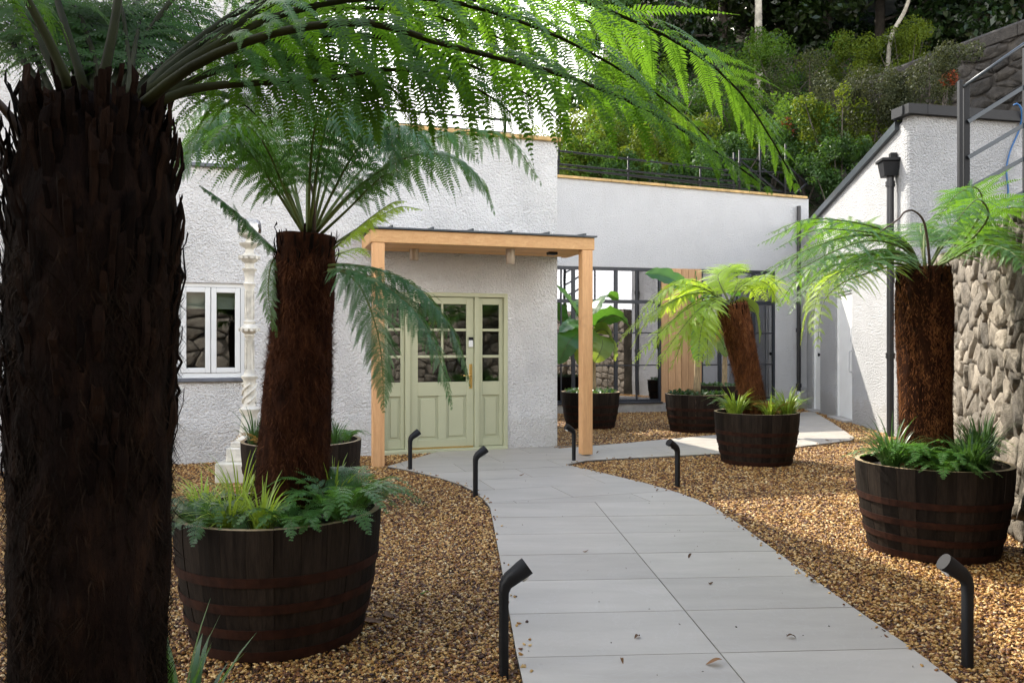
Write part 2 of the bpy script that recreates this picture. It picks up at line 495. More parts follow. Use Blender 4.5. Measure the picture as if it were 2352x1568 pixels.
M['frond_near'] = m_leaf('frond_near', (.030, .085, .016), (.125, .27, .012), .46, .6, .15, tip=(.09, .095, .018))
M['frond_mid'] = m_leaf('frond_mid', (.042, .110, .022), (.13, .30, .02), .38, .42, .4)
M['frond_blue'] = m_leaf('frond_blue', (.038, .108, .034), (.10, .25, .028), .28, .40, .45)
M['frond_bright'] = m_leaf('frond_bright', (.22, .34, .035), (.50, .68, .035), .5, .45, .35)
M['frond_right'] = m_leaf('frond_right', (.055, .140, .022), (.18, .36, .020), .42, .42, .45, tip=(.10, .15, .025))
M['stalk'] = simple('stalk', (.085, .11, .028), .65, var=.3, scale=9, spec=.25)
M['stalk_dark'] = simple('stalk_dark', (.018, .020, .006), .8, var=.35, scale=9, spec=.1)
M['stalk_brown'] = simple('stalk_brown', (.045, .025, .014), .6, var=.35, scale=9)
M['grass_lime'] = m_leaf('grass_lime', (.27, .38, .05), (.42, .56, .05), .35, .4, .4)
M['grass_dark'] = m_leaf('grass_dark', (.045, .10, .026), (.11, .24, .035), .3, .35, .6)
M['fern_small'] = m_leaf('fern_small', (.06, .15, .035), (.16, .36, .04), .35, .4, .5)
M['fern_orange'] = m_leaf('fern_orange', (.34, .17, .03), (.5, .26, .04), .4, .5, .3)
M['fern_olive'] = m_leaf('fern_olive', (.10, .115, .018), (.22, .25, .03), .4, .5, .3)
M['banana'] = m_leaf('banana', (.034, .105, .020), (.12, .29, .025), .35, .32, .6, nscale=2.5)
M['banana_old'] = m_leaf('banana_old', (.10, .17, .03), (.32, .40, .05), .4, .4, .4, nscale=3, tip=(.28, .13, .03))
M['banana_stem'] = simple('banana_stem', (.30, .22, .12), .7, var=.4, scale=9, stretch=(6, 6, 1))
M['ivy'] = m_leaf('ivy', (.022, .055, .013), (.07, .15, .02), .3, .5, .3)
M['shrub_a'] = m_leaf('shrub_a', (.048, .100, .014), (.20, .34, .022), .35, .55, .15, var=.45, nscale=1.5)
M['shrub_b'] = m_leaf('shrub_b', (.030, .072, .014), (.10, .2, .02), .3, .5, .3, var=.45, nscale=1.5)
M['shrub_c'] = m_leaf('shrub_c', (.070, .105, .012), (.22, .28, .016), .35, .55, .15, var=.4, nscale=1.5)
M['shrub_d'] = m_leaf('shrub_d', (.036, .044, .020), (.09, .10, .03), .25, .55, .15, var=.5, nscale=1.5)
M['shrub_red'] = m_leaf('shrub_red', (.22, .05, .02), (.4, .1, .03), .35, .4, .4)
M['wood_leaf'] = m_leaf('wood_leaf', (.016, .036, .009), (.04, .085, .010), .25, .3, .6, var=.5, nscale=.8)
M['wood_leaf2'] = m_leaf('wood_leaf2', (.022, .042, .008), (.06, .11, .010), .25, .3, .6, var=.5, nscale=.8)
M['bark'] = simple('bark', (.06, .05, .04), .9, var=.4, scale=6, bmp=.02)
M['bark_pale'] = simple('bark_pale', (.32, .30, .25), .85, var=.4, scale=5, bmp=.01)
M['litter'] = m_leaf('litter', (.16, .075, .025), (.2, .1, .03), .2, .6, .3, objvar=.6)

# ================================================================== SETTING
def sheet(name, V, F, mat, smooth=False, kind="structure"):
    o = link(name, mesh_np(name, np.array(V, float), [np.array(f) for f in F] if isinstance(F, list) else F, smooth), mat)
    return props(o, kind=kind)

o = sheet("ground", [(-900, -900, -.012), (900, -900, -.012), (900, 900, -.012), (-900, 900, -.012)],
          np.array([[0, 1, 2, 3]]), M['ground'])

# ---- path outline, anticlockwise seen from above
PZ = .03
px_left = [(1260, 1900), (1222, 1640), (1202, 1568), (1185, 1490), (1169, 1400), (1152, 1300), (1137, 1220), (1126, 1165), (1112, 1146),
           (1090, 1128), (1060, 1112), (1000, 1093), (940, 1079), (890, 1070)]
px_top = []
px_arm = [(1284, 1029), (1378, 1022), (1644, 998), (1770, 984), (1806, 968), (1842, 946), (1869, 945), (1912, 970), (1962, 1004)]
px_armlow = [(1957, 1010), (1828, 1026), (1655, 1041), (1420, 1052), (1345, 1057)]
px_right = [(1300, 1066), (1345, 1076), (1400, 1089), (1480, 1108), (1560, 1131), (1610, 1150), (1650, 1170), (1700, 1204), (1780, 1263), (1860, 1322),
            (1960, 1394), (2090, 1484), (2180, 1552), (2290, 1640), (2560, 1900)]
_wd = np.array([-math.cos(math.radians(18)), -math.sin(math.radians(18))]); _wn = np.array([math.sin(math.radians(18)), -math.cos(math.radians(18))])
_wp = lambda s_: tuple(np.array([.644, 11.4]) + _wd * s_ - _wn * .03)          # just inside the door wall
OUT = np.array([tuple(G(u, v, PZ)[:2]) for (u, v) in px_left] + [_wp(1.68), _wp(0.0)] + [tuple(G(u, v, PZ)[:2]) for (u, v) in px_arm + px_armlow + px_right])
def area2(P): return .5 * np.sum(P[:, 0] * np.roll(P[:, 1], -1) - np.roll(P[:, 0], -1) * P[:, 1])
if area2(OUT) < 0: OUT = OUT[::-1]

def clip(poly, a, n):
    """keep the side where (p-a).n >= 0"""
    out = []
    for i in range(len(poly)):
        p, q = poly[i], poly[(i + 1) % len(poly)]
        dp, dq = np.dot(p - a, n), np.dot(q - a, n)
        if dp >= 0: out.append(p)
        if (dp >= 0) != (dq >= 0): out.append(p + (q - p) * dp / (dp - dq))
    return out

def inside(P, poly):
    x, y = P[:, 0], P[:, 1]; r = np.zeros(len(P), bool)
    for i in range(len(poly)):
        (x1, y1), (x2, y2) = poly[i], poly[(i + 1) % len(poly)]
        c = ((y1 > y) != (y2 > y)) & (x < (x2 - x1) * (y - y1) / (y2 - y1 + 1e-12) + x1)
        r ^= c
    return r

mb = MB(); mb.prism([tuple(p) for p in OUT], -.01, PZ - .006)
path = mb.obj("path", M['joint']); props(path, "pale grey paved path curving through gravel to the green door", "path", kind="structure")

def slab(cell):
    poly = [np.array(p) for p in OUT]
    c = np.mean(cell, axis=0)
    for i in range(len(cell)):
        a, b = cell[i], cell[(i + 1) % len(cell)]
        e = b - a; n = np.array([-e[1], e[0]])
        n = n / (np.linalg.norm(n) + 1e-9)
        if np.dot(c - a, n) < 0: n = -n
        poly = clip(poly, a + n * .0033, n)
        if len(poly) < 3: return
    Q = [poly[0]]
    for p in poly[1:]:
        if np.linalg.norm(p - Q[-1]) > .003: Q.append(p)
    if len(Q) > 2 and np.linalg.norm(Q[0] - Q[-1]) < .003: Q.pop()
    if len(Q) < 3: return
    A = area2(np.array(Q))
    if abs(A) < .004: return
    if A < 0: Q = Q[::-1]
    mb = MB(); mb.prism([tuple(p) for p in Q], PZ - .02, PZ + random.uniform(-.0006, .0006))
    mb.obj("slab", M['slab'], path)

dm = np.array([-.0598, 1.0]); dm /= np.linalg.norm(dm); dc = np.array([dm[1], -dm[0]])
J0 = G(1573, 1401, PZ)[:2]
for r in range(-6, 5):
    for c in (-1, 0):
        a = J0 + dm * .6 * r + dc * 1.2 * c
        slab([a, a + dc * 1.2, a + dc * 1.2 + dm * .6, a + dm * .6])
lim = J0 + dm * .6 * 5
ang = math.radians(17.5); e2 = np.array([math.cos(ang), math.sin(ang)]); f2 = np.array([-e2[1], e2[0]])
O2 = np.array([.644, 11.4])
for i in range(-6, 9):
    for j in range(-9, 9):
        a = O2 + e2 * (i * 1.2 + (.6 if j % 2 else 0)) + f2 * (j * .6)
        cell = clip([a, a + e2 * 1.2, a + e2 * 1.2 + f2 * .6, a + f2 * .6], lim, dm)
        if len(cell) >= 3: slab(cell)

# ---- buildings
def ws(O, e, u):
    k = (u - CU) / FPX
    return (O[0] - k * O[1]) / (k * e[1] - e[0])

class Face:
    """vertical wall frame: s along e, z up, off towards the outside"""
    def __init__(self, O, e, nrm):
        self.O = np.array(O, float); self.e = np.array(e, float) / np.linalg.norm(e); self.n = np.array(nrm, float) / np.linalg.norm(nrm)
    def P(self, s, z, off=0.0):
        q = self.O + self.e * s + self.n * off
        return np.array([q[0], q[1], z])
    def s(self, u): return ws(self.O, self.e, u)
    def D(self, s): return self.O[1] + self.e[1] * s
    def z(self, s, v): return CAMH + (HV - v) / FPX * self.D(s)
    def box(self, mb, s0, s1, z0, z1, o0, o1, mi=0):
        c = self.P((s0 + s1) / 2, (z0 + z1) / 2, (o0 + o1) / 2)
        e3 = np.array([*self.e, 0]); n3 = np.array([*self.n, 0])
        sz = (abs(s1 - s0), abs(o1 - o0), abs(z1 - z0))
        if np.dot(np.cross(e3, n3), (0, 0, 1)) < 0: e3 = -e3
        mb.box(c, sz, e3, n3, (0, 0, 1), mi)
    def wall(self, mb, s0, s1, ztop, holes, reveal, z0=-.05, mi=0):
        """front skin from s0 to s1, ztop(s), rectangular holes (sa,sb,za,zb) with reveals"""
        ss = sorted({s0, s1, *[h[0] for h in holes], *[h[1] for h in holes], *np.linspace(s0, s1, 5)})
        for a, b in zip(ss[:-1], ss[1:]):
            if b - a < 1e-6: continue
            m = (a + b) / 2
            cuts = sorted([(h[2], h[3]) for h in holes if h[0] < m < h[1]])
            z = z0
            for za, zb in cuts + [(None, None)]:
                if za is None:
                    q = [self.P(a, z), self.P(b, z), self.P(b, ztop(b)), self.P(a, ztop(a))]
                else:
                    q = [self.P(a, z), self.P(b, z), self.P(b, za), self.P(a, za)]
                    z = zb
                if abs(q[2][2] - q[1][2]) > 1e-4: mb.add(q, [(0, 1, 2, 3)], mi)
        for (a, b, za, zb) in holes:
            r = -reveal
            for q in ([(a, za), (a, zb)], [(b, za), (b, zb)], [(a, za), (b, za)], [(a, zb), (b, zb)]):
                (sa, z1), (sb, z2) = q
                mb.add([self.P(sa, z1), self.P(sb, z2), self.P(sb, z2, r), self.P(sa, z1, r)], [(0, 1, 2, 3)], mi)

C0 = np.array([.644, 11.4]); a1 = math.radians(18)
FD = Face(C0, (-math.cos(a1), -math.sin(a1)), (math.sin(a1), -math.cos(a1)))       # the wall with the green door
bld = thing("white_building", (*(C0 + FD.e * 3), 0), "white roughcast building with a tall block, its unseen top raised for shade, and the green glazed door", "building")
LOWZ, TALLZ = 4.35, 7.6
sT = FD.s(722); sEnd = 13.0
dr0, dr1 = FD.s(1166), FD.s(872)          # door frame
wn0, wn1 = FD.s(563), FD.s(403)           # casement window
wz0, wz1 = FD.z(wn0, 866), FD.z(wn0, 651)
uw0, uw1 = FD.s(617), FD.s(445)           # upper window
uz0 = FD.z((uw0 + uw1) / 2, 379)
uz1 = uz0 + 1.15
DZ = 2.18
holes = [(dr0, dr1, 0.0, DZ), (wn0, wn1, wz0, wz1), (uw0, uw1, uz0, uz1)]
mb = MB()
FD.wall(mb, 0, sT, lambda s: LOWZ, [h for h in holes if h[1] <= sT], .09)
def gz(s): return 7.4 + .95 * (s - sT)  # unseen rising top, shaped so its shadow covers the near path
FD.wall(mb, sT, sEnd, gz, [h for h in holes if h[0] >= sT], .09)
back = -5.0
def q4(F, a, b, za, zb, oa, ob):
    return [F.P(a, za, oa), F.P(b, za, ob), F.P(b, zb, ob), F.P(a, zb, oa)]
mb.add(q4(FD, 0, 0, -.05, LOWZ, 0, back), [(0, 1, 2, 3)])
mb.add(q4(FD, sT, sT, LOWZ, gz(sT), 0, back), [(0, 1, 2, 3)])
mb.add(q4(FD, sEnd, sEnd, -.05, gz(sEnd), 0, back), [(0, 1, 2, 3)])
mb.add(q4(FD, 0, sEnd, -.05, LOWZ, back, back), [(0, 1, 2, 3)])
mb.add([FD.P(sT, LOWZ, back), FD.P(sEnd, LOWZ, back), FD.P(sEnd, gz(sEnd), back), FD.P(sT, gz(sT), back)], [(0, 1, 2, 3)])
mb.add([FD.P(0, LOWZ, 0), FD.P(sT, LOWZ, 0), FD.P(sT, LOWZ, back), FD.P(0, LOWZ, back)], [(0, 1, 2, 3)])
mb.add([FD.P(sT, gz(sT), 0), FD.P(sEnd, gz(sEnd), 0), FD.P(sEnd, gz(sEnd), back), FD.P(sT, gz(sT), back)], [(0, 1, 2, 3)])
mb.obj("wall", M['roughcast'], bld)
# coping stones on the low part
s = .0
while s < sT - .05:
    L = min(.88, sT - s)
    m2 = MB(); FD.box(m2, s - (.04 if s == 0 else -.004), s + L - .004, LOWZ, LOWZ + .06, -.32, .045)
    m2.obj("coping_stone", M['coping'], bld, bevel=.008)
    s += L

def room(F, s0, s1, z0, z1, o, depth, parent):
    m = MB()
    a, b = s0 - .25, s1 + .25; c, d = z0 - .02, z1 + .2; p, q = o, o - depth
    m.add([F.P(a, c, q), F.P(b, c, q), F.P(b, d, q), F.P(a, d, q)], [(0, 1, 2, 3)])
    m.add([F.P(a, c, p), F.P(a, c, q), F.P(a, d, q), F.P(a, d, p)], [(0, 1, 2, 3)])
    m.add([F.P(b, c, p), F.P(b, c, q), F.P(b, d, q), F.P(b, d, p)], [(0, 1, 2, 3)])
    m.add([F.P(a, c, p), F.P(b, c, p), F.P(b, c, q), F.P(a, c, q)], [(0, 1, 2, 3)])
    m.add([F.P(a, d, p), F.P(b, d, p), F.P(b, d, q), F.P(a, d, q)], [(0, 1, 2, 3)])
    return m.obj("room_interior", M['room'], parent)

# --- casement window
def casement(F, s0, s1, z0, z1, parent, blind=False, nsash=2):
    w = MB(); o0, o1 = -.085, -.03; t = .055
    F.box(w, s0, s0 + t, z0, z1, o0, o1); F.box(w, s1 - t, s1, z0, z1, o0, o1)
    F.box(w, s0 + t, s1 - t, z1 - t, z1, o0, o1); F.box(w, s0 + t, s1 - t, z0, z0 + t, o0, o1)
    win = w.obj("window", M['white_paint'], parent, bevel=.004)
    wd = (s1 - s0 - 2 * t) / nsash
    for k in range(nsash):
        a = s0 + t + wd * k + .004; b = a + wd - .008; c = z0 + t + .004; d = z1 - t - .004; q = .062
        m = MB()
        F.box(m, a, a + q, c, d, -.075, -.018); F.box(m, b - q, b, c, d, -.075, -.018)
        F.box(m, a + q, b - q, d - q, d, -.075, -.018); F.box(m, a + q, b - q, c, c + q, -.075, -.018)
        m.obj("sash", M['white_paint'], win, bevel=.006)
        m = MB(); F.box(m, a + q - .004, b - q + .004, c + q - .004, d - q + .004, -.052, -.046)
        m.obj("pane", M['glass_dark'], win)
        if blind:
            m = MB(); F.box(m, a + q - .02, b - q + .02, d - q - .2, d - q + .04, -.15, -.145)
            m.obj("blind", M['blind'], win)
    m = MB(); F.box(m, s0 - .03, s1 + .03, z0 - .05, z0 - .003, -.09, .05)
    m.obj("sill", M['lead'], win, bevel=.006)
    room(F, s0, s1, z0, z1, -.095, 1.8, parent)
    return win
casement(FD, wn0, wn1, wz0, wz1, bld, True)
casement(FD, uw0, uw1, uz0, uz1, bld)
# vent
va, vb = FD.s(622), FD.s(593); vz0, vz1 = FD.z(va, 685), FD.z(va, 656)
m = MB(); FD.box(m, va, vb, vz0, vz1, .0, .012)
vent = m.obj("vent", M['white_paint'], bld, bevel=.002)
for k in range(6):
    z = vz0 + .02 + k * (vz1 - vz0 - .03) / 6
    m = MB(); FD.box(m, va + .015, vb - .015, z, z + .011, .0125, .024); m.obj("slat", M['white_paint'], vent)

# --- the entrance: frame, sidelights, door leaf
def bars(F, name, rects, o0, o1, mat, parent, bevel=.004):
    m = MB()
    for (a, b, c, d) in rects: F.box(m, a, b, c, d, o0, o1)
    return m.obj(name, mat, parent, bevel=bevel)
ent = thing("entrance_door", FD.P((dr0 + dr1) / 2, 0, 0), "sage green panelled door with glazed sidelights under the porch", "door")
ft = .055
m1a, m1b = FD.s(1100) , FD.s(1090)        # mullions
m2a, m2b = FD.s(942), FD.s(931)
bars(FD, "frame", [(dr0, dr0 + ft, 0.02, DZ), (dr1 - ft, dr1, 0.02, DZ), (dr0 + ft, dr1 - ft, DZ - ft, DZ), (dr0 + ft, dr1 - ft, .02, .07),
                   (m1a, m1b, .07, DZ - ft), (m2a, m2b, .07, DZ - ft)], -.089, .012, M['green_paint'], ent)
bars(FD, "threshold", [(dr0 + .01, dr1 - .01, 0.0, .055)], -.02, .06, M['green_paint'], ent)
zr = [FD.z(dr0, v) for v in (700, 755, 761, 815, 821, 875)]   # pane rows, from the top
def leaf(a, b, ncol, parts, name, o):
    st = .055 if ncol == 1 else .105
    zl, zh = .075, DZ - ft - .004
    a += .004; b -= .004
    ga, gb = a + st, b - st
    R = [(a, ga, zl, zh), (gb, b, zl, zh), (ga, gb, zr[0], zh)]
    R += [(ga, gb, zr[2], zr[1]), (ga, gb, zr[4], zr[3])]                      # glazing bars
    ptop, pbot = FD.z(dr0, 906), FD.z(dr0, 1003)
    R += [(ga, gb, ptop, zr[5]), (ga, gb, zl, pbot)]
    d = bars(FD, name, R, o - .045, o, M['green_paint'], parts)
    cols = [(ga, gb)] if ncol == 1 else [(ga, (ga + gb) / 2 - .014), ((ga + gb) / 2 + .014, gb)]
    if ncol == 2:
        md = (ga + gb) / 2
        bars(FD, "glazing_bar", [(md - .014, md + .014, zr[1], zr[0]), (md - .014, md + .014, zr[3], zr[2]), (md - .014, md + .014, zr[5], zr[4])], o - .04, o - .002, M['green_paint'], d)
        bars(FD, "middle_stile", [(md - .055, md + .055, pbot, ptop)], o - .044, o - .001, M['green_paint'], d)
        pc = [(ga, md - .055), (md + .055, gb)]
    else: pc = cols
    for (p, q) in cols:
        for (zt, zb) in ((zr[0], zr[1]), (zr[2], zr[3]), (zr[4], zr[5])):
            m = MB(); FD.box(m, p - .003, q + .003, zb - .003, zt + .003, o - .028, o - .022); m.obj("pane", M['glass_dark'], d)
    for (p, q) in pc:
        m = MB(); FD.box(m, p - .003, q + .003, pbot - .003, ptop + .003, o - .036, o - .026); m.obj("panel_recess", M['green_paint'], d)
        m = MB(); FD.box(m, p + .035, q - .035, pbot + .035, ptop - .035, o - .027, o - .012); m.obj("panel", M['green_paint'], d, bevel=.009)
    return d
leaf(dr0 + ft, m1a, 1, ent, "sidelight", -.03)
leaf(m2b, dr1 - ft, 1, ent, "sidelight", -.03)
dl = leaf(m1b, m2a, 2, ent, "door_leaf", -.022)
hs = m1b + .05
m = MB(); FD.box(m, hs - .022, hs + .022, FD.z(hs, 892), FD.z(hs, 836), -.0215, -.013); m.obj("handle_plate", M['brass'], dl, bevel=.003)
m = MB(); hz = FD.z(hs, 862); m.tube([FD.P(hs, hz, -.016), FD.P(hs, hz, .04), FD.P(hs + .03, hz, .045), FD.P(hs + .12, hz, .045)], .009, 8); m.obj("lever_handle", M['brass'], dl, smooth=True)
m = MB(); FD.box(m, hs - .03, hs + .03, FD.z(hs, 797), FD.z(hs, 781), -.0215, .006); m.obj("entry_keypad", M['white_paint'], dl, bevel=.006)
m = MB(); FD.box(m, hs - .031, hs + .031, FD.z(hs, 781), FD.z(hs, 774), -.0215, .008); m.obj("keypad_hood", M['black_metal'], dl, bevel=.004)
bars(FD, "brass_weatherbar", [(m1b + .02, m2a - .02, .058, .085)], -.021, .012, M['brass'], dl, .003)
room(FD, dr0, dr1, .02, DZ, -.095, 2.2, bld)

# ---- timber porch
pe = np.array([math.cos(math.radians(15.6)), math.sin(math.radians(15.6))]); pn = np.array([pe[1], -pe[0]])
PL = G(868, 1071)[:2]; PR = G(1345, 1050)[:2]
pe = (PR - PL) / np.linalg.norm(PR - PL); pn = np.array([pe[1], -pe[0]])
plen = np.linalg.norm(PR - PL)
FP = Face(PL, pe, pn)
porch = thing("timber_porch", (*((PL + PR) / 2), 0), "larch timber porch with two square posts over the green door", "porch")
for s_, zb in ((0, .0), (plen, .045)):
    m = MB(); FP.box(m, s_ - .072, s_ + .072, zb, 2.70, -.072, .072)
    po = m.obj("post", M['cedar_post'], porch, bevel=.006)
    if zb > 0:
        m = MB(); c = FP.P(s_, 0, 0); m.tube([(c[0], c[1], .02), (c[0], c[1], .06)], .014, 8)
        m.tube([(c[0], c[1], .028), (c[0], c[1], .034)], .045, 12); m.obj("post_foot", M['grey_plastic'], po)
m = MB(); FP.box(m, -.095, plen + .095, 2.702, 2.86, -.072, .076); m.obj("beam", M['cedar'], porch, bevel=.005)
def wall_off(s_):         # distance from the porch front line back to the door wall
    p = PL + pe * s_; k = np.dot(p - C0, FD.n); return k / np.dot(pn, FD.n)
for s_ in (-.055, plen + .055):
    d = wall_off(s_); m = MB(); FP.box(m, s_ - .04, s_ + .04, 2.704, 2.855, -d + .03, -.073); m.obj("side_beam", M['cedar'], porch, bevel=.004)
nb = 9
dmin = min(wall_off(0), wall_off(plen))
for k in range(nb):
    a = -.073 - (dmin - .13) * k / nb; b = -.073 - (dmin - .13) * (k + 1) / nb
    m = MB(); FP.box(m, -.014, plen + .014, 2.706, 2.724, b + .009, a - .003); m.obj("soffit_board", M['cedar'], porch, bevel=.002)
m = MB()
dl_, dr_ = wall_off(-.14), wall_off(plen + .12)
Q = [FP.P(-.14, 0, .11), FP.P(plen + .12, 0, .11), FP.P(plen + .12, 0, -dr_ + .006), FP.P(-.14, 0, -dl_ + .006)]
m.prism([(q[0], q[1]) for q in Q], [2.864, 2.864, 2.93, 2.93], [2.884, 2.884, 2.95, 2.95])
rf = m.obj("roof", M['anthracite'], porch)
for k in range(6):
    s_ = .27 + k * (plen - .2) / 5 - .12
    d = wall_off(s_); m = MB()
    p0, p1 = FP.P(s_, 2.882, .1), FP.P(s_, 2.946, -d + .02)
    m.add([p0 + (0, 0, -.002), p1, p1 + np.array((0, 0, .03)), p0 + np.array((0, 0, .03)),
           *[x + np.array((pe[0] * .02, pe[1] * .02, 0)) for x in (p0, p1, p1 + np.array((0, 0, .03)), p0 + np.array((0, 0, .03)))]],
          [(0, 1, 2, 3), (7, 6, 5, 4), (0, 4, 5, 1), (1, 5, 6, 2), (2, 6, 7, 3), (3, 7, 4, 0)])
    m.obj("standing_seam", M['anthracite'], rf)
for u, v, lab in ((951, 598, "round bronze downlight under the porch, on the window side"), (1172, 607, "round bronze downlight under the porch, on the steel framed windows' side")):
    D = 10.35; c = W(u, v, D)
    m = MB(); m.lathe([(.001, 0), (.058, 0), (.06, .004), (.06, 2.708 - c[2])], (c[0], c[1], c[2]), 24)
    o = m.obj("porch_downlight", M['bronze']); auto_smooth(o); props(o, lab, "downlight", "porch downlights")
m = MB(); c = W(1268, 579, 10.7); m.box((c[0], c[1], 2.69), (.12, .12, .04), (*pe, 0)); o = m.obj("porch_sensor", M['black_metal'], bevel=.006)
props(o, "small flat black sensor box on the porch ceiling", "sensor")

# ---- wing with steel windows
e_w = np.array([.9724, .2334])
FW = Face((0.0, 16.66), e_w, (.2334, -.9724))
sA, sB = -.3, 6.72 / .9724
wing = thing("white_wing", FW.P(3.5, 0, 0), "white rendered wing with black steel windows and a roof terrace", "building")
def wtop(s): return 5.02 - .034 * s
wz0_, wz1_ = .23, 3.13
w1a, w1b = FW.s(1262), FW.s(1519); w2a, w2b = FW.s(1611), FW.s(1781)
mb = MB()
FW.wall(mb, sA, sB + .05, wtop, [(w1a, w2b, wz0_, wz1_)], .10)
bk = -4.0
mb.add(q4(FW, sA, sB + .05, -.05, 4.78, bk, bk), [(0, 1, 2, 3)])
mb.add(q4(FW, sA, sA, -.05, 5.0, 0, bk), [(0, 1, 2, 3)])
mb.add([FW.P(sA, wtop(sA) - .03, -.25), FW.P(sB, wtop(sB) - .03, -.25), FW.P(sB, 4.75, bk), FW.P(sA, 4.95, bk)], [(0, 1, 2, 3)])
mb.add(q4(FW, sA, sB, 4.6, 4.75, -.25, -.25), [(0, 1, 2, 3)])
mb.obj("wall", M['roughcast_fine'], wing)
m = MB(); FW.box(m, sA, sB, -.04, wz0_ - .03, .001, .03); m.obj("plinth", M['concrete'], wing)
s = sA
while s < sB - .02:
    L = min(.62, sB - s); m = MB()
    z = wtop(s + L / 2); p = [FW.P(a, wtop(a) + h, o_) for h in (0.0, .055) for (a, o_) in ((s + .004, .05), (s + L - .004, .05), (s + L - .004, -.26), (s + .004, -.26))]
    m.add(p, [(3, 2, 1, 0), (4, 5, 6, 7), (0, 1, 5, 4), (1, 2, 6, 5), (2, 3, 7, 6), (3, 0, 4, 7)])
    m.obj("coping_stone", M['coping'], wing, bevel=.006); s += L
def steel(s0, s1, thick, thin, name, label):
    rows = [wz0_ + .06] + [FW.z(s0, v) for v in ()]
    H = wz1_ - wz0_; ys = [wz0_ + .05, wz0_ + .05 + (H - .1) * .265, wz0_ + .05 + (H - .1) * .515, wz0_ + .05 + (H - .1) * .755, wz1_ - .05]
    R = [(s0, s0 + .05, wz0_, wz1_), (s1 - .05, s1, wz0_, wz1_), (s0 + .05, s1 - .05, wz0_, wz0_ + .05), (s0 + .05, s1 - .05, wz1_ - .07, wz1_)]
    w = bars(FW, name, R, -.09, -.012, M['steel_frame'], wing, .004)
    R = [(t - .04, t + .04, wz0_ + .05, wz1_ - .07) for t in thick]
    bars(FW, "mullion", R, -.085, -.02, M['steel_frame'], w, .004)
    edges = sorted([s0 + .05] + list(thick) + list(thin) + [s1 - .05])
    R = [(t - .013, t + .013, wz0_ + .05, wz1_ - .07) for t in thin]
    bars(FW, "glazing_bar", R, -.07, -.026, M['steel_frame'], w, 0)
    R = []
    for i, y in enumerate(ys[1:-1]):
        h = .038 if i == 2 else .013
        cs = sorted([s0 + .05] + list(thick) + [s1 - .05])
        for a, b in zip(cs[:-1], cs[1:]):
            R.append((a + (.04 if a in thick else 0), b - (.04 if b in thick else 0), y - h, y + h))
    for q_ in R: bars(FW, "transom", [q_], -.072, -.024, M['steel_frame'], w, 0)
    for a, b in zip(edges[:-1], edges[1:]):
        for c, d in zip(ys[:-1], ys[1:]):
            m = MB(); FW.box(m, a + .008, b - .008, c + .008, d - .008, -.052, -.046)
            m.obj("pane", M['glass_wing'], w)
    m = MB(); FW.box(m, s0 - .01, s1 + .01, wz0_ - .028, wz0_ - .001, -.09, .07); m.obj("sill", M['steel_frame'], w)
us = FW.s
steel(w1a, w1b, [us(1318), us(1416)], [us(1290), us(1368), us(1464)], "steel_window", "")
steel(w2a, w2b, [us(1655), us(1733)], [us(1695)], "steel_window", "")
nb = 6; cw = (w2a - w1b) / nb
for k in range(nb):
    m = MB(); FW.box(m, w1b + k * cw + .004, w1b + (k + 1) * cw - .004, wz0_ - .02, wz1_ - .002, -.06, .012 + .006 * (k % 2))
    m.obj("cladding_board", M['cedar_v'], wing, bevel=.004)
m = MB(); FW.box(m, w1b - .001, w2a + .001, wz0_ - .02, wz1_, -.095, -.061); m.obj("cladding_backing", M['room'], wing)
room(FW, w1a, w2b, wz0_, wz1_, -.11, 3.2, wing)

# ---- outbuilding on the right with the two white doors
A = np.array([6.08, 12.3]); B = np.array([6.72, 18.24])
e_r = (B - A) / np.linalg.norm(B - A)
FR = Face(A, e_r, (-e_r[1], e_r[0]))
LR = np.linalg.norm(B - A)
outb = thing("white_outbuilding", (*A, 0), "white roughcast outbuilding with a sloping roof edge and two white doors", "building")
zA, zB = 4.98, 4.14
def rtop(s): return zA + (zB - zA) * s / LR
d2a, d2b = FR.s(1957), FR.s(1919); d1a, d1b = FR.s(1884), FR.s(1866)
dz2, dz1 = 2.5, 2.5
mb = MB()
# rounded arris at the corner: three narrow facets
FF = Face(A, (.9759, .2182), (.2182, -.9759))
rc = .22
FR.wall(mb, rc, LR + .3, rtop, [(d2a, d2b, .04, dz2), (d1a, d1b, .04, dz1)], .13)
FF.wall(mb, rc, 6.5, lambda s: 5.02, [], 0)
arc = []
P0, P2 = FR.P(rc, 0)[:2], FF.P(rc, 0)[:2]
for t in np.linspace(0, 1, 7): arc.append((1 - t) ** 2 * P0 + 2 * t * (1 - t) * A + t * t * P2)
for p, q in zip(arc[:-1], arc[1:]):
    mb.add([(p[0], p[1], -.05), (q[0], q[1], -.05), (q[0], q[1], 5.02), (p[0], p[1], 5.02)], [(0, 1, 2, 3)])
mb.add([(*FR.P(LR, 0)[:2], rtop(LR)), (*P0, rtop(rc)), (*P0, 5.0), (*P2, 5.0), (*FF.P(6.5, 0)[:2], 5.0), (*(FF.P(6.5, 0)[:2] + e_r * LR), rtop(LR))], [(0, 1, 2, 3, 4, 5)])
mb.add([(*FF.P(6.5, 0)[:2], -.05), (*(FF.P(6.5, 0)[:2] + e_r * LR), -.05), (*(FF.P(6.5, 0)[:2] + e_r * LR), rtop(LR)), (*FF.P(6.5, 0)[:2], 5.0)], [(0, 1, 2, 3)])
w = mb.obj("wall", M['roughcast_right'], outb)
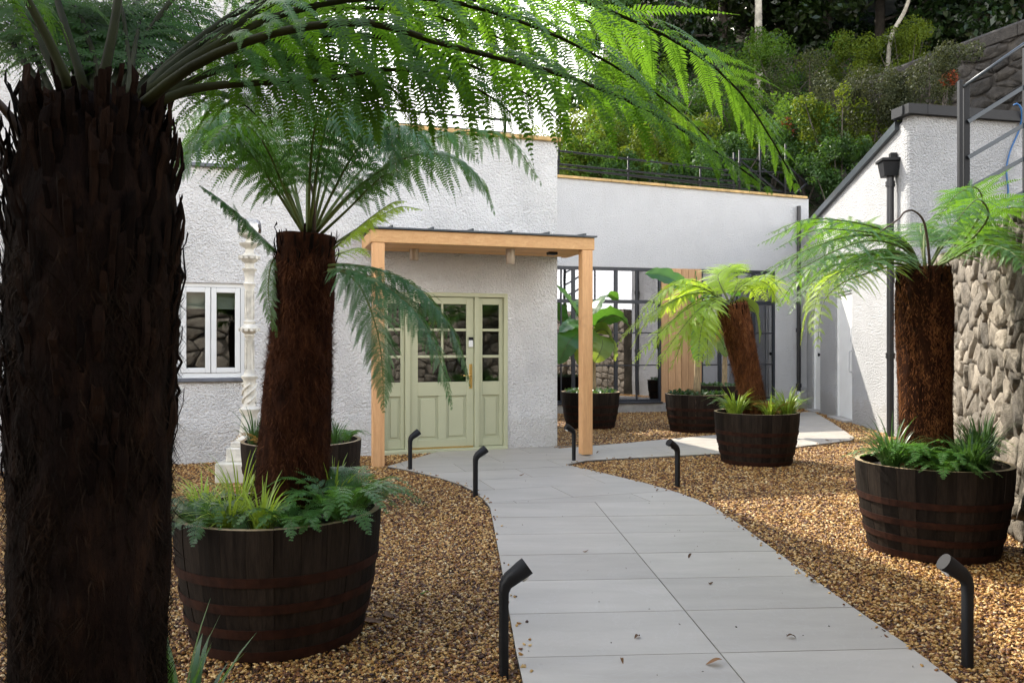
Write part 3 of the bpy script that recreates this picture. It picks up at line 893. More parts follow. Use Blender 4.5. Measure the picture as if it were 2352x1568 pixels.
# black verge and fascia
m = MB()
for (s0_, s1_, dz, o0, o1) in ((.35, LR, .0, -.3, .07),):
    p = [FR.P(a, rtop(a) + h, o_) for h in (-.07, .06) for (a, o_) in ((s0_, o1), (s1_, o1), (s1_, o0), (s0_, o0))]
    m.add(p, [(3, 2, 1, 0), (4, 5, 6, 7), (0, 1, 5, 4), (1, 2, 6, 5), (2, 3, 7, 6), (3, 0, 4, 7)])
m.obj("verge", M['anthracite'], outb)
m = MB(); FF.box(m, -.06, 6.5, 5.0, 5.15, -.3, .09); FR.box(m, .0, .36, 5.01, 5.145, -.3, .085)
m.obj("fascia", M['black_metal'], outb)
for (a, b, dz, lab) in ((d2a, d2b, dz2, "flush white door with pull handle"), (d1a, d1b, dz1, "narrow white door with round knob")):
    m = MB()
    for r in ((a, a + .05, .04, dz), (b - .05, b, .04, dz), (a + .05, b - .05, dz - .05, dz)): FR.box(m, *r, -.12, -.03)
    fr = m.obj("door_frame", M['white_paint'], outb, bevel=.004)
    m = MB(); FR.box(m, a + .052, b - .052, .05, dz - .052, -.1, -.06); dd = m.obj("door", M['white_paint'], outb, bevel=.003)
    dd["label"] = lab
    if b - a > .9:
        m = MB(); h = a + .14
        m.tube([FR.P(h, .95, -.058), FR.P(h, .95, .0), FR.P(h, .98, .01), FR.P(h, 1.32, .01), FR.P(h, 1.35, .0), FR.P(h, 1.35, -.058)], .012, 8); m.obj("pull_handle", M['grey_plastic'], dd, smooth=True)
        m = MB(); FR.box(m, h - .025, h + .025, 1.52, 1.8, -.0595, -.02); m.obj("code_lock", M['grey_plastic'], dd, bevel=.005)
    else:
        c = FR.P(a + .16, 1.25, -.03); m = MB(); m.tube([FR.P(a + .16, 1.25, -.059), FR.P(a + .16, 1.25, -.03)], .018, 10); m.tube([FR.P(a + .16, 1.25, -.032), FR.P(a + .16, 1.25, -.02), FR.P(a + .16, 1.25, .0), FR.P(a + .16, 1.25, .008)], [.02, .038, .036, .012], 12)
        m.obj("knob", M['black_metal'], dd, smooth=True)
    m = MB(); FR.box(m, a - .02, b + .02, .0, .045, -.13, .16); m.obj("threshold", M['concrete'], outb)
m = MB(); FR.box(m, d2a - .25, d1b + .2, -.04, .06, .001, .05); m.obj("kerb", M['concrete'], outb) if False else None

# ---- rainwater pipes
def pipe(pts, r, collars, parent_name, label, mat, hopper=None, shoe=None):
    m = MB(); m.tube(pts, r, 14); t = thing(parent_name, (pts[-1][0], pts[-1][1], pts[-1][2]), label, "downpipe")
    o = m.obj("pipe", mat, t); auto_smooth(o, 50)
    for z in collars:
        p = pts[0]; m = MB(); m.tube([(p[0], p[1], z), (p[0], p[1], z + .09)], r + .014, 14)
        m.tube([(p[0], p[1], z + .02), (p[0], p[1], z + .035)], r + .022, 14); m.tube([(p[0], p[1], z + .06), (p[0], p[1], z + .072)], r + .022, 14)
        o = m.obj("collar", mat, t); auto_smooth(o, 50)
    return t
ph = FR.P(.46, 0, .10)
tp = pipe([(ph[0], ph[1], 4.15), (ph[0], ph[1], 0.0)], .055, (3.98, 2.9, 1.25), "downpipe", "black downpipe with a hopper head on the outbuilding corner", M['black_pipe'])
m = MB(); e3 = np.array([*FR.e, 0]); n3 = np.array([*FR.n, 0])
c = FR.P(.46, 0, .12)
def frust(m, c, w0, w1, z0, z1):
    P_ = [c + e3 * i * w * .5 + n3 * j * w * .5 + np.array((0, 0, z)) for z, w in ((z0, w0), (z1, w1)) for i, j in ((-1, -1), (1, -1), (1, 1), (-1, 1))]
    m.add(P_, [(3, 2, 1, 0), (4, 5, 6, 7), (0, 1, 5, 4), (1, 2, 6, 5), (2, 3, 7, 6), (3, 0, 4, 7)])
frust(m, c, .20, .27, 4.14, 4.37); frust(m, c, .32, .32, 4.372, 4.42); frust(m, FR.P(.46, 0, .06), .1, .1, 4.421, 4.52)
o = m.obj("hopper", M['black_metal'], tp, bevel=.006)
ph2 = FW.P(FW.s(1830), 0, .08)
t2 = pipe([(ph2[0], ph2[1], 4.6), (ph2[0], ph2[1], .42)], .045, (3.0, 1.75, .5), "downpipe", "black downpipe in the corner beside the steel windows", M['black_pipe'])
m = MB(); m.tube([(ph2[0], ph2[1], .43), (ph2[0], ph2[1], .3), (ph2[0] - .03, ph2[1] - .06, .2), (ph2[0] - .1, ph2[1] - .16, .12), (ph2[0] - .1, ph2[1] - .17, 0)], .042, 12)
o = m.obj("pipe_shoe", M['grey_plastic'], t2, smooth=True)

# ---- rubble stone garden wall
def voronoi_stones(w, h, sx, sy, seed, course=True):
    r = np.random.default_rng(seed); pts = []
    ny = max(1, int(round(h / sy)))
    for j in range(-1, ny + 1):
        x = -sx + r.uniform(0, sx)
        while x < w + sx:
            pts.append((x, (j + .5) * h / ny + r.uniform(-.46, .46) * sy))
            x += sx * r.choice([.45, .8, 1.0, 1.3, 1.75])
    pts = np.array(pts); cells = []
    asp = sx / sy
    for i, p in enumerate(pts):
        poly = [np.array(q) for q in ((0, 0), (w, 0), (w, h), (0, h))]
        d = np.linalg.norm((pts - p) * (1, asp), axis=1)
        for j in np.argsort(d)[1:22]:
            q = pts[j]; mid = (p + q) / 2; n = (p - q) * np.array([1, asp * asp])
            poly = clip(poly, mid, n / np.linalg.norm(n))
            if len(poly) < 3: break
        if len(poly) >= 3 and abs(area2(np.array(poly))) > .25 * sx * sy * .3: cells.append(np.array(poly))
    return cells

def stone_mesh(poly, Pfun, rnd, gap, depth):
    """irregular rubble block: chipped outline, tilted rough face, sides going back to the core"""
    c = poly.mean(0)
    pts = []
    n0 = len(poly)
    for i in range(n0):
        p, q, o = poly[i], poly[(i + 1) % n0], poly[i - 1]
        L = np.linalg.norm(q - p)
        pts.append(p + (c - p) * rnd.uniform(.02, .12))
        if L > .07:
            m_ = p + (q - p) * rnd.uniform(.35, .65); pts.append(m_ + (c - m_) * rnd.uniform(-.03, .07))
    pts = np.array(pts); n = len(pts)
    R = np.linalg.norm(pts - c, axis=1, keepdims=True); dirs = (pts - c) / (R + 1e-9)
    pts = c + dirs * np.maximum(R - gap, R * .7)
    bulge = depth * rnd.uniform(.35, 1.3); tilt = rnd.normal(0, .10, 2)
    V = []
    for f, d in ((1.0, -.05), (.965, bulge * .75), (.5, bulge)):
        for p in pts:
            q = c + (p - c) * (f * (1 + (rnd.normal(0, .09) if f < .9 else rnd.normal(0, .012))))
            off = d + (np.dot(q - c, tilt) + rnd.uniform(-.45, .45) * bulge if d > 0 else 0)
            V.append(Pfun(q[0], q[1], off))
    V.append(Pfun(c[0], c[1], bulge * rnd.uniform(.5, 1.35)))
    F = []
    for k in range(2):
        F += [(k * n + i, k * n + (i + 1) % n, (k + 1) * n + (i + 1) % n, (k + 1) * n + i) for i in range(n)]
    T = [(2 * n + i, 2 * n + (i + 1) % n, 3 * n) for i in range(n)]
    return V, F, T

S0 = np.array([2.19, 1.55]); S1 = np.array([6.02, 12.2])
e_s = (S1 - S0) / np.linalg.norm(S1 - S0)
FS = Face(S0, e_s, (-e_s[1], e_s[0])); LS = np.linalg.norm(S1 - S0) - .05
swall = thing("stone_wall", (*S0, 0), "rubble stone garden wall beside the barrel with the stout tree fern", "wall")
def stop(s): return 2.5
m = MB(); FS.box(m, 0, LS, -.05, 2.5, -.5, 0.0); m.obj("mortar_core", M['mortar'], swall)
rs = np.random.default_rng(5)
cells = voronoi_stones(LS, 2.5, .25, .215, 3)
Vf, Ff, Tf = [], [], []
cells_s = sorted(cells, key=lambda c: c.mean(0)[0])
for c in cells_s:
    V, F, T = stone_mesh(c, lambda s_, z_, o_: FS.P(s_, z_, o_), rs, .004, .034)
    sm = c.mean(0)[0]
    if 3.2 < sm < 8.7:
        me = mesh_np("stone", np.array(V), [np.array(F), np.array(T)], False)
        link("stone", me, M['stone'], swall)
    else:
        o_ = len(Vf); Vf += V; Ff += [tuple(i + o_ for i in f) for f in F]; Tf += [tuple(i + o_ for i in f) for f in T]
o = link("far_stones", mesh_np("far_stones", np.array(Vf), [np.array(Ff), np.array(Tf)], True), M['stone'], swall); props(o, kind="stuff")
# ground behind the garden wall
P_ = [FS.P(0, 0, -.5), FS.P(LS, 0, -.5), FF.P(.3, 0, .001), FF.P(6, 0, .001), np.array([11.5, 1.2, 0])]
m = MB(); m.prism([(p[0], p[1]) for p in (P_[0], P_[4], P_[3], P_[2], P_[1])], -.05, 2.42)
o = m.obj("terrace", M['earth']); props(o, kind="structure")

# ================================================================== OBJECTS
# ---- half barrels
BH, BRT, BRB, NST = .64, .515, .415, 26
def brad(z):
    t = z / BH
    return BRB + (BRT - BRB) * (1 - (1 - t) ** 1.7)
def stave_mesh(wf):
    zs = np.linspace(0, BH, 7); half = math.pi / NST * wf
    V = []; F = []; mi = []
    for z in zs:
        r = brad(z)
        for a in (-half * .985, 0, half * .985): V.append((r * math.cos(a), r * math.sin(a), z))
        ri = r - .032
        for a in (half * .985, -half * .985): V.append((ri * math.cos(a), ri * math.sin(a), z))
    n = 5
    for i in range(len(zs) - 1):
        for k in range(n):
            F.append((i * n + k, i * n + (k + 1) % n, (i + 1) * n + (k + 1) % n, (i + 1) * n + k)); mi.append(0)
    F.append(tuple(range(n - 1, -1, -1))); mi.append(0)
    F.append(tuple((len(zs) - 1) * n + k for k in range(n))); mi.append(1)
    me = bpy.data.meshes.new("stave"); me.from_pydata(V, [], F); me.polygons.foreach_set("material_index", mi)
    me.materials.append(M['stave']); me.materials.append(M['stave_cut']); me.update()
    return me
STAVE = stave_mesh(1.0)
def hoop_mesh(z0, w):
    n = 52; V = []; F = []
    for k in range(n):
        a = 2 * math.pi * k / n
        for (dz, dr) in ((0, .0015), (0, .0065), (w, .0065), (w, .0015)):
            r = brad(z0 + dz) + dr; V.append((r * math.cos(a), r * math.sin(a), z0 + dz))
    for k in range(n):
        for j in range(4):
            F.append((k * 4 + j, ((k + 1) % n) * 4 + j, ((k + 1) % n) * 4 + (j + 1) % 4, k * 4 + (j + 1) % 4))
    me = bpy.data.meshes.new("hoop"); me.from_pydata(V, [], F); me.materials.append(M['hoop']); me.update(); return me
HOOPS = [hoop_mesh(z, w) for z, w in ((.012, .05), (.125, .045), (.245, .045), (.375, .045))]
def soil_mesh():
    n = 28; V = [(0, 0, .03)]; F = []; r = np.random.default_rng(2)
    for ring in (.3, .6, .85, 1.0):
        for k in range(n):
            a = 2 * math.pi * k / n; V.append((.475 * ring * math.cos(a), .475 * ring * math.sin(a), r.uniform(-.012, .02) * (ring < 1)))
    for k in range(n): F.append((0, 1 + k, 1 + (k + 1) % n))
    for i in range(3):
        for k in range(n): F.append((1 + i * n + k, 1 + (i + 1) * n + k, 1 + (i + 1) * n + (k + 1) % n, 1 + i * n + (k + 1) % n))
    me = bpy.data.meshes.new("soil"); me.from_pydata(V, [], F); me.materials.append(M['soil']); me.update(); return me
SOIL = soil_mesh()
BARRELS = []
def barrel(x, y, label, rz):
    t = thing("barrel_planter", (x, y, 0), label, "planter", "half barrel planters")
    BARRELS.append((x, y))
    for k in range(NST):
        link("stave", STAVE, None, t, rot=(0, 0, rz + 2 * math.pi * k / NST), scale=(1 + random.uniform(-.005, .004), 1, 1), world=False)
    for h in HOOPS: link("hoop", h, None, t, rot=(0, 0, rz), world=False)
    link("soil", SOIL, None, t, loc=(0, 0, BH - .07), rot=(0, 0, rz), world=False)
    return t
T1 = np.array([-.905, 1.72]); T2 = np.array([-1.195, 4.12]); T3 = np.array([3.05, 10.0]); T4 = np.array([3.02, 5.76])
BP = np.array([-1.85, 7.05]); BN1 = np.array([1.39, 14.2]); BN2 = np.array([3.12, 13.6]); BN3 = np.array([4.30, 16.45])
#barrel(*T1, "oak half barrel planter holding the thick blackened tree fern", .1)
barrel(*T2, "oak half barrel planter with lime grass round a leaning dark trunk", .23)
barrel(*BP, "dark half barrel planter standing by the ornate white iron column", .4)
barrel(*T4, "oak half barrel planter against the rubble stone wall", .05)
barrel(*T3, "oak half barrel planter holding the tilted red-brown tree fern", .31)
barrel(*BN1, "oak half barrel planter holding a banana plant behind the porch post", .17)
barrel(*BN2, "oak half barrel planter holding a banana plant in front of the cedar boards", .5)
barrel(*BN3, "oak half barrel planter holding a banana plant tight against the steel windows", .2)

# ---- bollard lights
def bollard_mesh():
    # swept rounded bar: up, then bent forward (+x); head widens into a short drum
    path_ = [(0, 0, -.02), (0, 0, .15), (0, 0, .33), (.0, 0, .375), (.008, 0, .405), (.028, 0, .428), (.055, 0, .447), (.085, 0, .468), (.108, 0, .484)]
    wx = [.020, .020, .020, .022, .028, .034, .038, .041, .041]; wy = [.027, .027, .027, .028, .031, .036, .041, .044, .044]
    n = 16; V = []; F = []
    P = np.array(path_)
    for i, p in enumerate(P):
        t = P[min(i + 1, len(P) - 1)] - P[max(i - 1, 0)]; t /= np.linalg.norm(t)
        b = np.array([0, 1.0, 0]); a = np.cross(b, t)
        ex = 4.0 if i < 4 else (3.0 if i < 6 else 2.2)
        for k in range(n):
            th = 2 * math.pi * (k + .5) / n; c, s_ = math.cos(th), math.sin(th)
            x = math.copysign(abs(c) ** (2 / ex), c); y = math.copysign(abs(s_) ** (2 / ex), s_)
            V.append(p + a * wx[i] * x + b * wy[i] * y)
    for i in range(len(P) - 1):
        for k in range(n): F.append((i * n + k, i * n + (k + 1) % n, (i + 1) * n + (k + 1) % n, (i + 1) * n + k))
    F.append(tuple(range(n - 1, -1, -1))); F.append(tuple((len(P) - 1) * n + k for k in range(n)))
    me = bpy.data.meshes.new("bollard_body"); me.from_pydata([tuple(v) for v in V], [], F); me.materials.append(M['black_metal'])
    me.polygons.foreach_set("use_smooth", [True] * len(me.polygons)); me.set_sharp_from_angle(angle=math.radians(40)); me.update(); return me
BOL = bollard_mesh()
def lens_mesh():
    m = MB(); m.tube([(.098, 0, .434), (.103, 0, .428)], .022, 14); me = m.mesh("lens"); me.materials.append(M['white_paint']); return me
LENS = lens_mesh()
for (u, v, az, sc, lab) in ((1157, 1550, 12, 1.0, "black bent bollard light by the path, opposite the barrel with lime grass"),
                            (2222, 1532, 178, 1.0, "black bent bollard light beside the barrel at the stone wall"),
                            (1092, 1141, 25, .95, "black bent bollard light where the path widens towards the door"),
                            (942, 1083, 30, .95, "black bent bollard light directly in front of the green door"),
                            (1318, 1062, 200, .95, "black bent bollard light beside the raised porch post"),
                            (1556, 1119, 205, .98, "black bent bollard light in gravel before the tilted tree fern's barrel")):
    p = G(u, v)
    t = thing("bollard_light", tuple(p), lab, "bollard light", "black bollard lights along the path", math.radians(az))
    t.scale = (1, 1, sc)
    link("body", BOL, None, t, world=False); link("lens", LENS, None, t, world=False)

# ---- ornate cast iron column with glass bowl
cx, cy = W(573, 1090, 8.75)[:2]
col = thing("iron_column", (cx, cy, 0), "ornate white cast iron lamp column with glass bowl by the window", "column")
m = MB(); m.box((cx, cy, .11), (.56, .56, .22)); m.obj("plinth_base", M['plinth'], col, bevel=.015)
m = MB(); m.box((cx, cy, .295), (.38, .38, .15)); m.obj("plinth_step", M['iron_white'], col, bevel=.012)
m = MB(); m.box((cx, cy, .40), (.31, .31, .06)); m.obj("plinth_cap", M['iron_white'], col, bevel=.01)
def zc(v): return CAMH + (HV - v) / FPX * 8.75
def cz(crop): return zc((500 + crop / 2.4117) / 1.0629)
prof = [(.14, .43), (.145, .45), (.11, .49), (.10, .56)]
for r, c in ((.125, 1260), (.12, 1235), (.155, 1215), (.165, 1200), (.12, 1190), (.10, 1180), (.092, 1170), (.096, 1100), (.092, 1050), (.10, 1030), (.125, 1018), (.13, 1008), (.10, 1000), (.085, 992), (.08, 980),
             (.062, 965), (.060, 880), (.058, 790), (.075, 778), (.085, 770), (.07, 762), (.10, 752), (.145, 738), (.15, 728), (.12, 712), (.08, 702), (.09, 694), (.095, 688), (.068, 680),
             (.062, 660), (.062, 560), (.065, 500), (.085, 475), (.098, 466), (.075, 458), (.07, 440), (.085, 395), (.115, 384), (.12, 378), (.075, 372), (.07, 345), (.115, 335), (.14, 318), (.145, 305), (.10, 295),
             (.072, 285), (.06, 262), (.10, 250), (.15, 238), (.16, 228), (.07, 222), (.055, 205), (.05, 200)):
    prof.append((r * .68, cz(c)))
m = MB(); m.lathe(prof, (cx, cy, 0), 28); o = m.obj("shaft", M['iron_white'], col); auto_smooth(o, 40)
m = MB()
for k in range(16):                        # spiral fillets
    pass
for j in range(4):
    pts = [(cx + .069 * math.cos(a + j * math.pi / 2), cy + .069 * math.sin(a + j * math.pi / 2), cz(1165) + (cz(1050) - cz(1165)) * t) for t in np.linspace(0, 1, 14) for a in (t * 3.6,)]
    m.tube(pts, .014, 6)
m.obj("spiral_fillet", M['iron_white'], col, smooth=True)
m = MB()
for j in range(6):
    a = j * math.pi / 3
    for z0, z1 in ((cz(960), cz(800)), (cz(665), cz(510))):
        for t in np.linspace(0, 1, 15):
            p = (cx + .046 * math.cos(a), cy + .046 * math.sin(a), z0 + (z1 - z0) * t)
            m.box(p, (.016, .016, .016), (math.cos(a), math.sin(a), 0))
for j in range(12):
    a = j * math.pi / 6
    for z in (cz(735), cz(312)):
        m.box((cx + .10 * math.cos(a), cy + .10 * math.sin(a), z), (.03, .03, .035), (math.cos(a), math.sin(a), 0))
m.obj("beading", M['iron_white'], col)
m = MB(); n = 24; gp = [(.05, 200), (.10, 190), (.145, 172), (.155, 155), (.152, 120), (.135, 95), (.120, 88)]
zb = [(r * .82, cz(c)) for r, c in gp]
m.lathe([(r, z) for r, z in zb], (cx, cy, 0), n); m.f.pop(); m.mi.pop(); o = m.obj("glass_bowl", M['glass_lamp'], col, smooth=True)
m = MB(); m.lathe([(.05 * .8, cz(200)), (.105, cz(183)), (.122, cz(170)), (.115, cz(169)), (.04, cz(192))], (cx, cy, 0), 20); m.obj("bowl_cup", M['iron_white'], col, smooth=True)

# ---- roof terrace railing, scaffold, hose, stair railing
rail = thing("terrace_railing", FW.P(3, 5, -.5), "black tubular railing running along the wing's roof terrace", "railing")
def wp(u, v, D): return W(u, v, D)
RO = -.55
def fw_at(u, z):      # point above the wing set back RO
    s_ = FW.s(u); return FW.P(s_, z, RO)
def rz_(u, v):
    s_ = FW.s(u); return CAMH + (HV - v) / FPX * (FW.D(s_) - .55 * FW.n[1] * 1)
def rp(u, v): return FW.P(FW.s(u), rz_(u, v), RO)
for (ua, va, ub, vb, r) in ((1180, 333, 1700, 392, .022), (1180, 366, 1730, 418, .022), (1180, 375, 1730, 427, .02), (1250, 381, 1760, 436, .014)):
    m = MB(); m.tube([rp(ua, va), rp(ub, vb)], r, 8); m.obj("rail", M['black_metal'], rail, smooth=True)
for u, v in ((1300, 338), (1465, 360), (1635, 385), (1727, 345)):
    m = MB(); p = rp(u, v); m.tube([(p[0], p[1], 4.75), tuple(p)], .022, 8); m.tube([p + (0, 0, -.34), p + (0, 0, -.26)], .034, 8); m.obj("post", M['black_metal'], rail, smooth=True)
rl2 = thing("terrace_railing", FD.P(2.5, LOWZ, -1.2), "short length of black railing on the roof above the porch", "railing")
for z in (4.75, 4.95):
    m = MB(); m.tube([FD.P(.3, z, -1.2), FD.P(2.4, z, -1.2)], .02, 8); m.obj("rail", M['black_metal'], rl2, smooth=True)
for s_ in (.4, 2.3):
    m = MB(); m.tube([FD.P(s_, LOWZ - .01, -1.2), FD.P(s_, 5.0, -1.2)], .025, 8); m.obj("post", M['black_metal'], rl2, smooth=True)

sc_ = thing("scaffold_frame", rp(1800, 450), "black scaffold tubes with diagonal braces at the end of the terrace", "scaffold")
def sp(u, v, d=0): return FW.P(FW.s(u), rz_(u, v), RO - d)
for (u0, v0, u1, v1) in ((1789, 315, 1789, 470), (1850, 325, 1850, 470), (1727, 345, 1727, 460)):
    m = MB(); p, q = sp(u0, v0, .25), sp(u1, v1, .25); q[2] = 4.72; m.tube([p, q], .026, 8); m.obj("upright", M['black_metal'], sc_, smooth=True)
for (u0, v0, u1, v1) in ((1705, 356, 1795, 362), (1710, 384, 1860, 392), (1760, 420, 1870, 440), (1789, 333, 1822, 326), (1700, 396, 1730, 396)):
    m = MB(); m.tube([sp(u0, v0, .29), sp(u1, v1, .29)], .02, 8); m.obj("ledger", M['black_metal'], sc_, smooth=True)
for (u0, v0, u1, v1) in ((1812, 328, 1908, 420), (1745, 360, 1850, 445), (1800, 380, 1890, 452), (1870, 445, 1905, 415)):
    m = MB(); m.tube([sp(u0, v0, .33), sp(u1, v1, .33)], .02, 8); m.obj("brace", M['black_metal'], sc_, smooth=True)
m = MB(); p = [sp(1760, 452, 1.6), sp(1935, 447, 1.6), sp(1935, 402, 2.6), sp(1870, 412, 2.6)]
m.add(p + [x + np.array((0, 0, -.04)) for x in p], [(0, 1, 2, 3), (7, 6, 5, 4), (0, 4, 5, 1), (1, 5, 6, 2), (2, 6, 7, 3), (3, 7, 4, 0)])
o = m.obj("roof_sheet", M['white_sheet']); props(o, "pale sloping roof sheet behind the scaffold tubes", "roof")

SD = 9.6
st = thing("stair_railing", W(2214, 560, SD), "black metal stair railing climbing past the outbuilding wall", "railing")
m = MB(); a = W(2205, 186, SD); m.box((a[0], a[1], (a[2] + 2.42) / 2), (.042, .06, a[2] - 2.42)); m.obj("post", M['black_metal'], st, bevel=.004)
m = MB(); a = W(2219, 196, SD + .05); m.box((a[0], a[1], (a[2] + 2.42) / 2), (.07, .05, a[2] - 2.42)); m.obj("post", M['black_metal'], st, bevel=.004)
m = MB(); a = W(2357, 110, SD); m.box((a[0], a[1], (a[2] + 2.42) / 2), (.06, .06, a[2] - 2.42)); m.obj("post", M['black_metal'], st, bevel=.004)
m = MB(); m.tube([W(2212, 200, SD - .02), W(2420, 53, SD - .02)], .02, 10); m.obj("handrail", M['anthracite'], st, smooth=True)
for k, v in enumerate((276, 358, 430, 502)):
    a, b = W(2224, v + 4, SD), W(2420, v - 118 + k * 8, SD); d = (b - a) / np.linalg.norm(b - a)
    m = MB(); m.box((a + b) / 2, (np.linalg.norm(b - a), .012, .05), d, (0, 1, 0), np.cross(d, (0, 1, 0))); m.obj("rail", M['anthracite'], st, bevel=.003)
hz = FF.s(2335)
def fo(u, v, o_):
    s_ = FF.s(u); return FF.P(s_, FF.z(s_, v), o_)
m = MB(); m.tube(spline([fo(2316, 246, .10), fo(2324, 244, .115), fo(2333, 262, .12), fo(2335, 300, .05), fo(2318, 345, .03), fo(2308, 390, .03), fo(2312, 440, .03), fo(2308, 520, .03)], 40), .014, 8)
o = m.obj("hose", M['blue'], smooth=True); props(o, "thin blue hose hanging down the outbuilding wall", "hose")

# ================================================================== TREE FERNS
def frond_arrays(pts, npin, npl, Lmax, s0=.16, droop=.6, fwd=.38, pw=.40, plen=None, side=None, up=.1, peak=.42, rag=.12, fgain=.25, dpow=.75, wild=.10, seed=0, taper=1.0):
    r = np.random.default_rng(seed)
    C = spline(pts, 72)
    Lt = np.linalg.norm(np.diff(C, axis=0), axis=1).sum()
    T = np.gradient(C, axis=0); T /= np.linalg.norm(T, axis=1, keepdims=True)
    if side is None:
        h = C[-1] - C[0]; h[2] = 0
        if np.linalg.norm(h) < .12: h = np.array([.3, -1, 0])
        side = np.cross(h, (0, 0, 1)); side = side / np.linalg.norm(side)
    else: side = np.array(side, float) / np.linalg.norm(side)
    n = npin
    f = (np.arange(n) + .5) / n
    f = f ** (1 / 1.12)
    ss = s0 + (1 - s0) * f
    both = np.repeat(ss, 2) + r.normal(0, .002, 2 * n); both = np.clip(both, 0, .999)
    sg = np.tile([1.0, -1.0], n)
    ff = np.repeat(f, 2)
    idx = both * 71; i0 = np.floor(idx).astype(int); i0 = np.clip(i0, 0, 70); w = (idx - i0)[:, None]
    Pp = C[i0] * (1 - w) + C[i0 + 1] * w
    Tt = T[i0]
    S = side - (Tt @ side)[:, None] * Tt; S /= np.linalg.norm(S, axis=1, keepdims=True)
    N = np.cross(S, Tt); N = np.where((N[:, 2:3] < 0), -N, N)
    prof = np.where(ff < peak, .45 + .55 * np.sin(ff / peak * math.pi / 2), (np.clip(1 - (ff - peak) / (1 - peak), 0, 1)) ** .85 * .96 + .04)
    Lp = Lmax * prof * (1 + r.normal(0, rag * .6, 2 * n)); Lp = np.clip(Lp, .012, None)
    fw = fwd + fgain * ff + r.normal(0, .06, 2 * n)
    d0 = S * sg[:, None] * np.cos(fw)[:, None] + Tt * np.sin(fw)[:, None] + N * up + r.normal(0, wild, (2 * n, 3))
    d0 /= np.linalg.norm(d0, axis=1, keepdims=True)
    K = 7
    t = np.linspace(0, 1, K)
    dr = droop * np.clip(1 + r.normal(0, .35, 2 * n), .25, 2)
    Lp = np.where(r.uniform(0, 1, 2 * n) < .04, Lp * .4, Lp)
    dirs = d0[:, None, :] + (dr[:, None] * t[None, :] ** dpow)[..., None] * np.array([0, 0, -1.0])
    dirs /= np.linalg.norm(dirs, axis=2, keepdims=True)
    step = (Lp / (K - 1))[:, None, None]
    pos = np.concatenate([np.zeros((2 * n, 1, 3)), np.cumsum(dirs[:, :-1] * step, axis=1)], axis=1) + Pp[:, None, :]
    # pinnules
    m = npl
    g = (np.arange(m) + .6) / m
    gi = g * (K - 1); k0 = np.clip(np.floor(gi).astype(int), 0, K - 2); wk = (gi - k0)[None, :, None]
    B = pos[:, k0] * (1 - wk) + pos[:, k0 + 1] * wk
    Dd = dirs[:, k0] * (1 - wk) + dirs[:, k0 + 1] * wk; Dd /= np.linalg.norm(Dd, axis=2, keepdims=True)
    Tb = Tt[:, None, :]
    Pq = Tb - np.sum(Tb * Dd, axis=2, keepdims=True) * Dd; Pq /= np.linalg.norm(Pq, axis=2, keepdims=True) + 1e-9
    Nn = np.cross(Dd, Pq)
    Nn = np.where(Nn[..., 2:3] < 0, -Nn, Nn)
    pl = (plen if plen else Lmax * .145)
    lp = pl * np.clip(1 - g ** 1.7, .08, 1) * np.minimum(1, .65 + g * 3)
    lpp = lp[None, :] * (.35 + .65 * np.minimum(1, Lp / Lmax * 1.25))[:, None] * (1 + r.normal(0, rag, (2 * n, m)))
    spc = (Lp / m)[:, None]
    V = []
    for sgn in (1.0, -1.0):
        q = Pq * sgn * math.cos(.42) + Dd * math.sin(.42) + Nn * .10
        q = q + np.array([0, 0, -1.0]) * .10 + r.normal(0, .06, q.shape)
        q /= np.linalg.norm(q, axis=2, keepdims=True)
        wv = Dd - np.sum(Dd * q, axis=2, keepdims=True) * q; wv /= np.linalg.norm(wv, axis=2, keepdims=True) + 1e-9
        wd = np.minimum(spc * pw * 1.0, lpp * .42)[..., None]
        l3 = lpp[..., None]
        sag = np.array([0, 0, -1.0]) * l3 * .08
        V.append(np.stack([B - wv * wd * .75, B + q * l3 * .55 - wv * wd * .92 + Nn * l3 * .05, B + q * l3 + sag, B + q * l3 * .55 + wv * wd * .92 + Nn * l3 * .05, B + wv * wd * .75], axis=2))
    V = np.concatenate([v.reshape(-1, 5, 3) for v in V], 0)
    nv = len(V); base = (np.arange(nv) * 5)[:, None]
    quads = np.concatenate([base + [0, 1, 3, 4]], 0); tris = base + [1, 2, 3]
    V = V.reshape(-1, 3)
    # costae as ribbons
    wv = np.cross(dirs, N[:, None, :]); wv /= np.linalg.norm(wv, axis=2, keepdims=True) + 1e-9
    cw = (Lmax * .006) * (1 - .8 * t)[None, :, None]
    a = pos - wv * cw; b = pos + wv * cw
    R = np.stack([a, b], axis=2).reshape(-1, 3)
    rb = (np.arange(2 * n) * K * 2)[:, None, None] + (np.arange(K - 1) * 2)[None, :, None] + np.array([0, 1, 3, 2])
    quads = np.concatenate([quads, rb.reshape(-1, 4) + len(V)], 0)
    V = np.concatenate([V, R], 0)
    return V, quads, tris, C

FSEED = [0]
def frond(parent, pts, leaf, stalk, npin=28, npl=20, Lmax=.26, r0=.011, name="frond", **kw):
    FSEED[0] += 1
    V, q, t, C = frond_arrays(pts, npin, npl, Lmax, seed=FSEED[0], **kw)
    o = link(name, mesh_np(name, V, [q, t]), leaf, parent)
    m = MB(); Cs = C[::3]
    m.tube(Cs, list(r0 * (1 - .85 * np.linspace(0, 1, len(Cs)) ** .8)), 6)
    link("stalk", m.mesh("stalk", True), stalk, o)
    return o

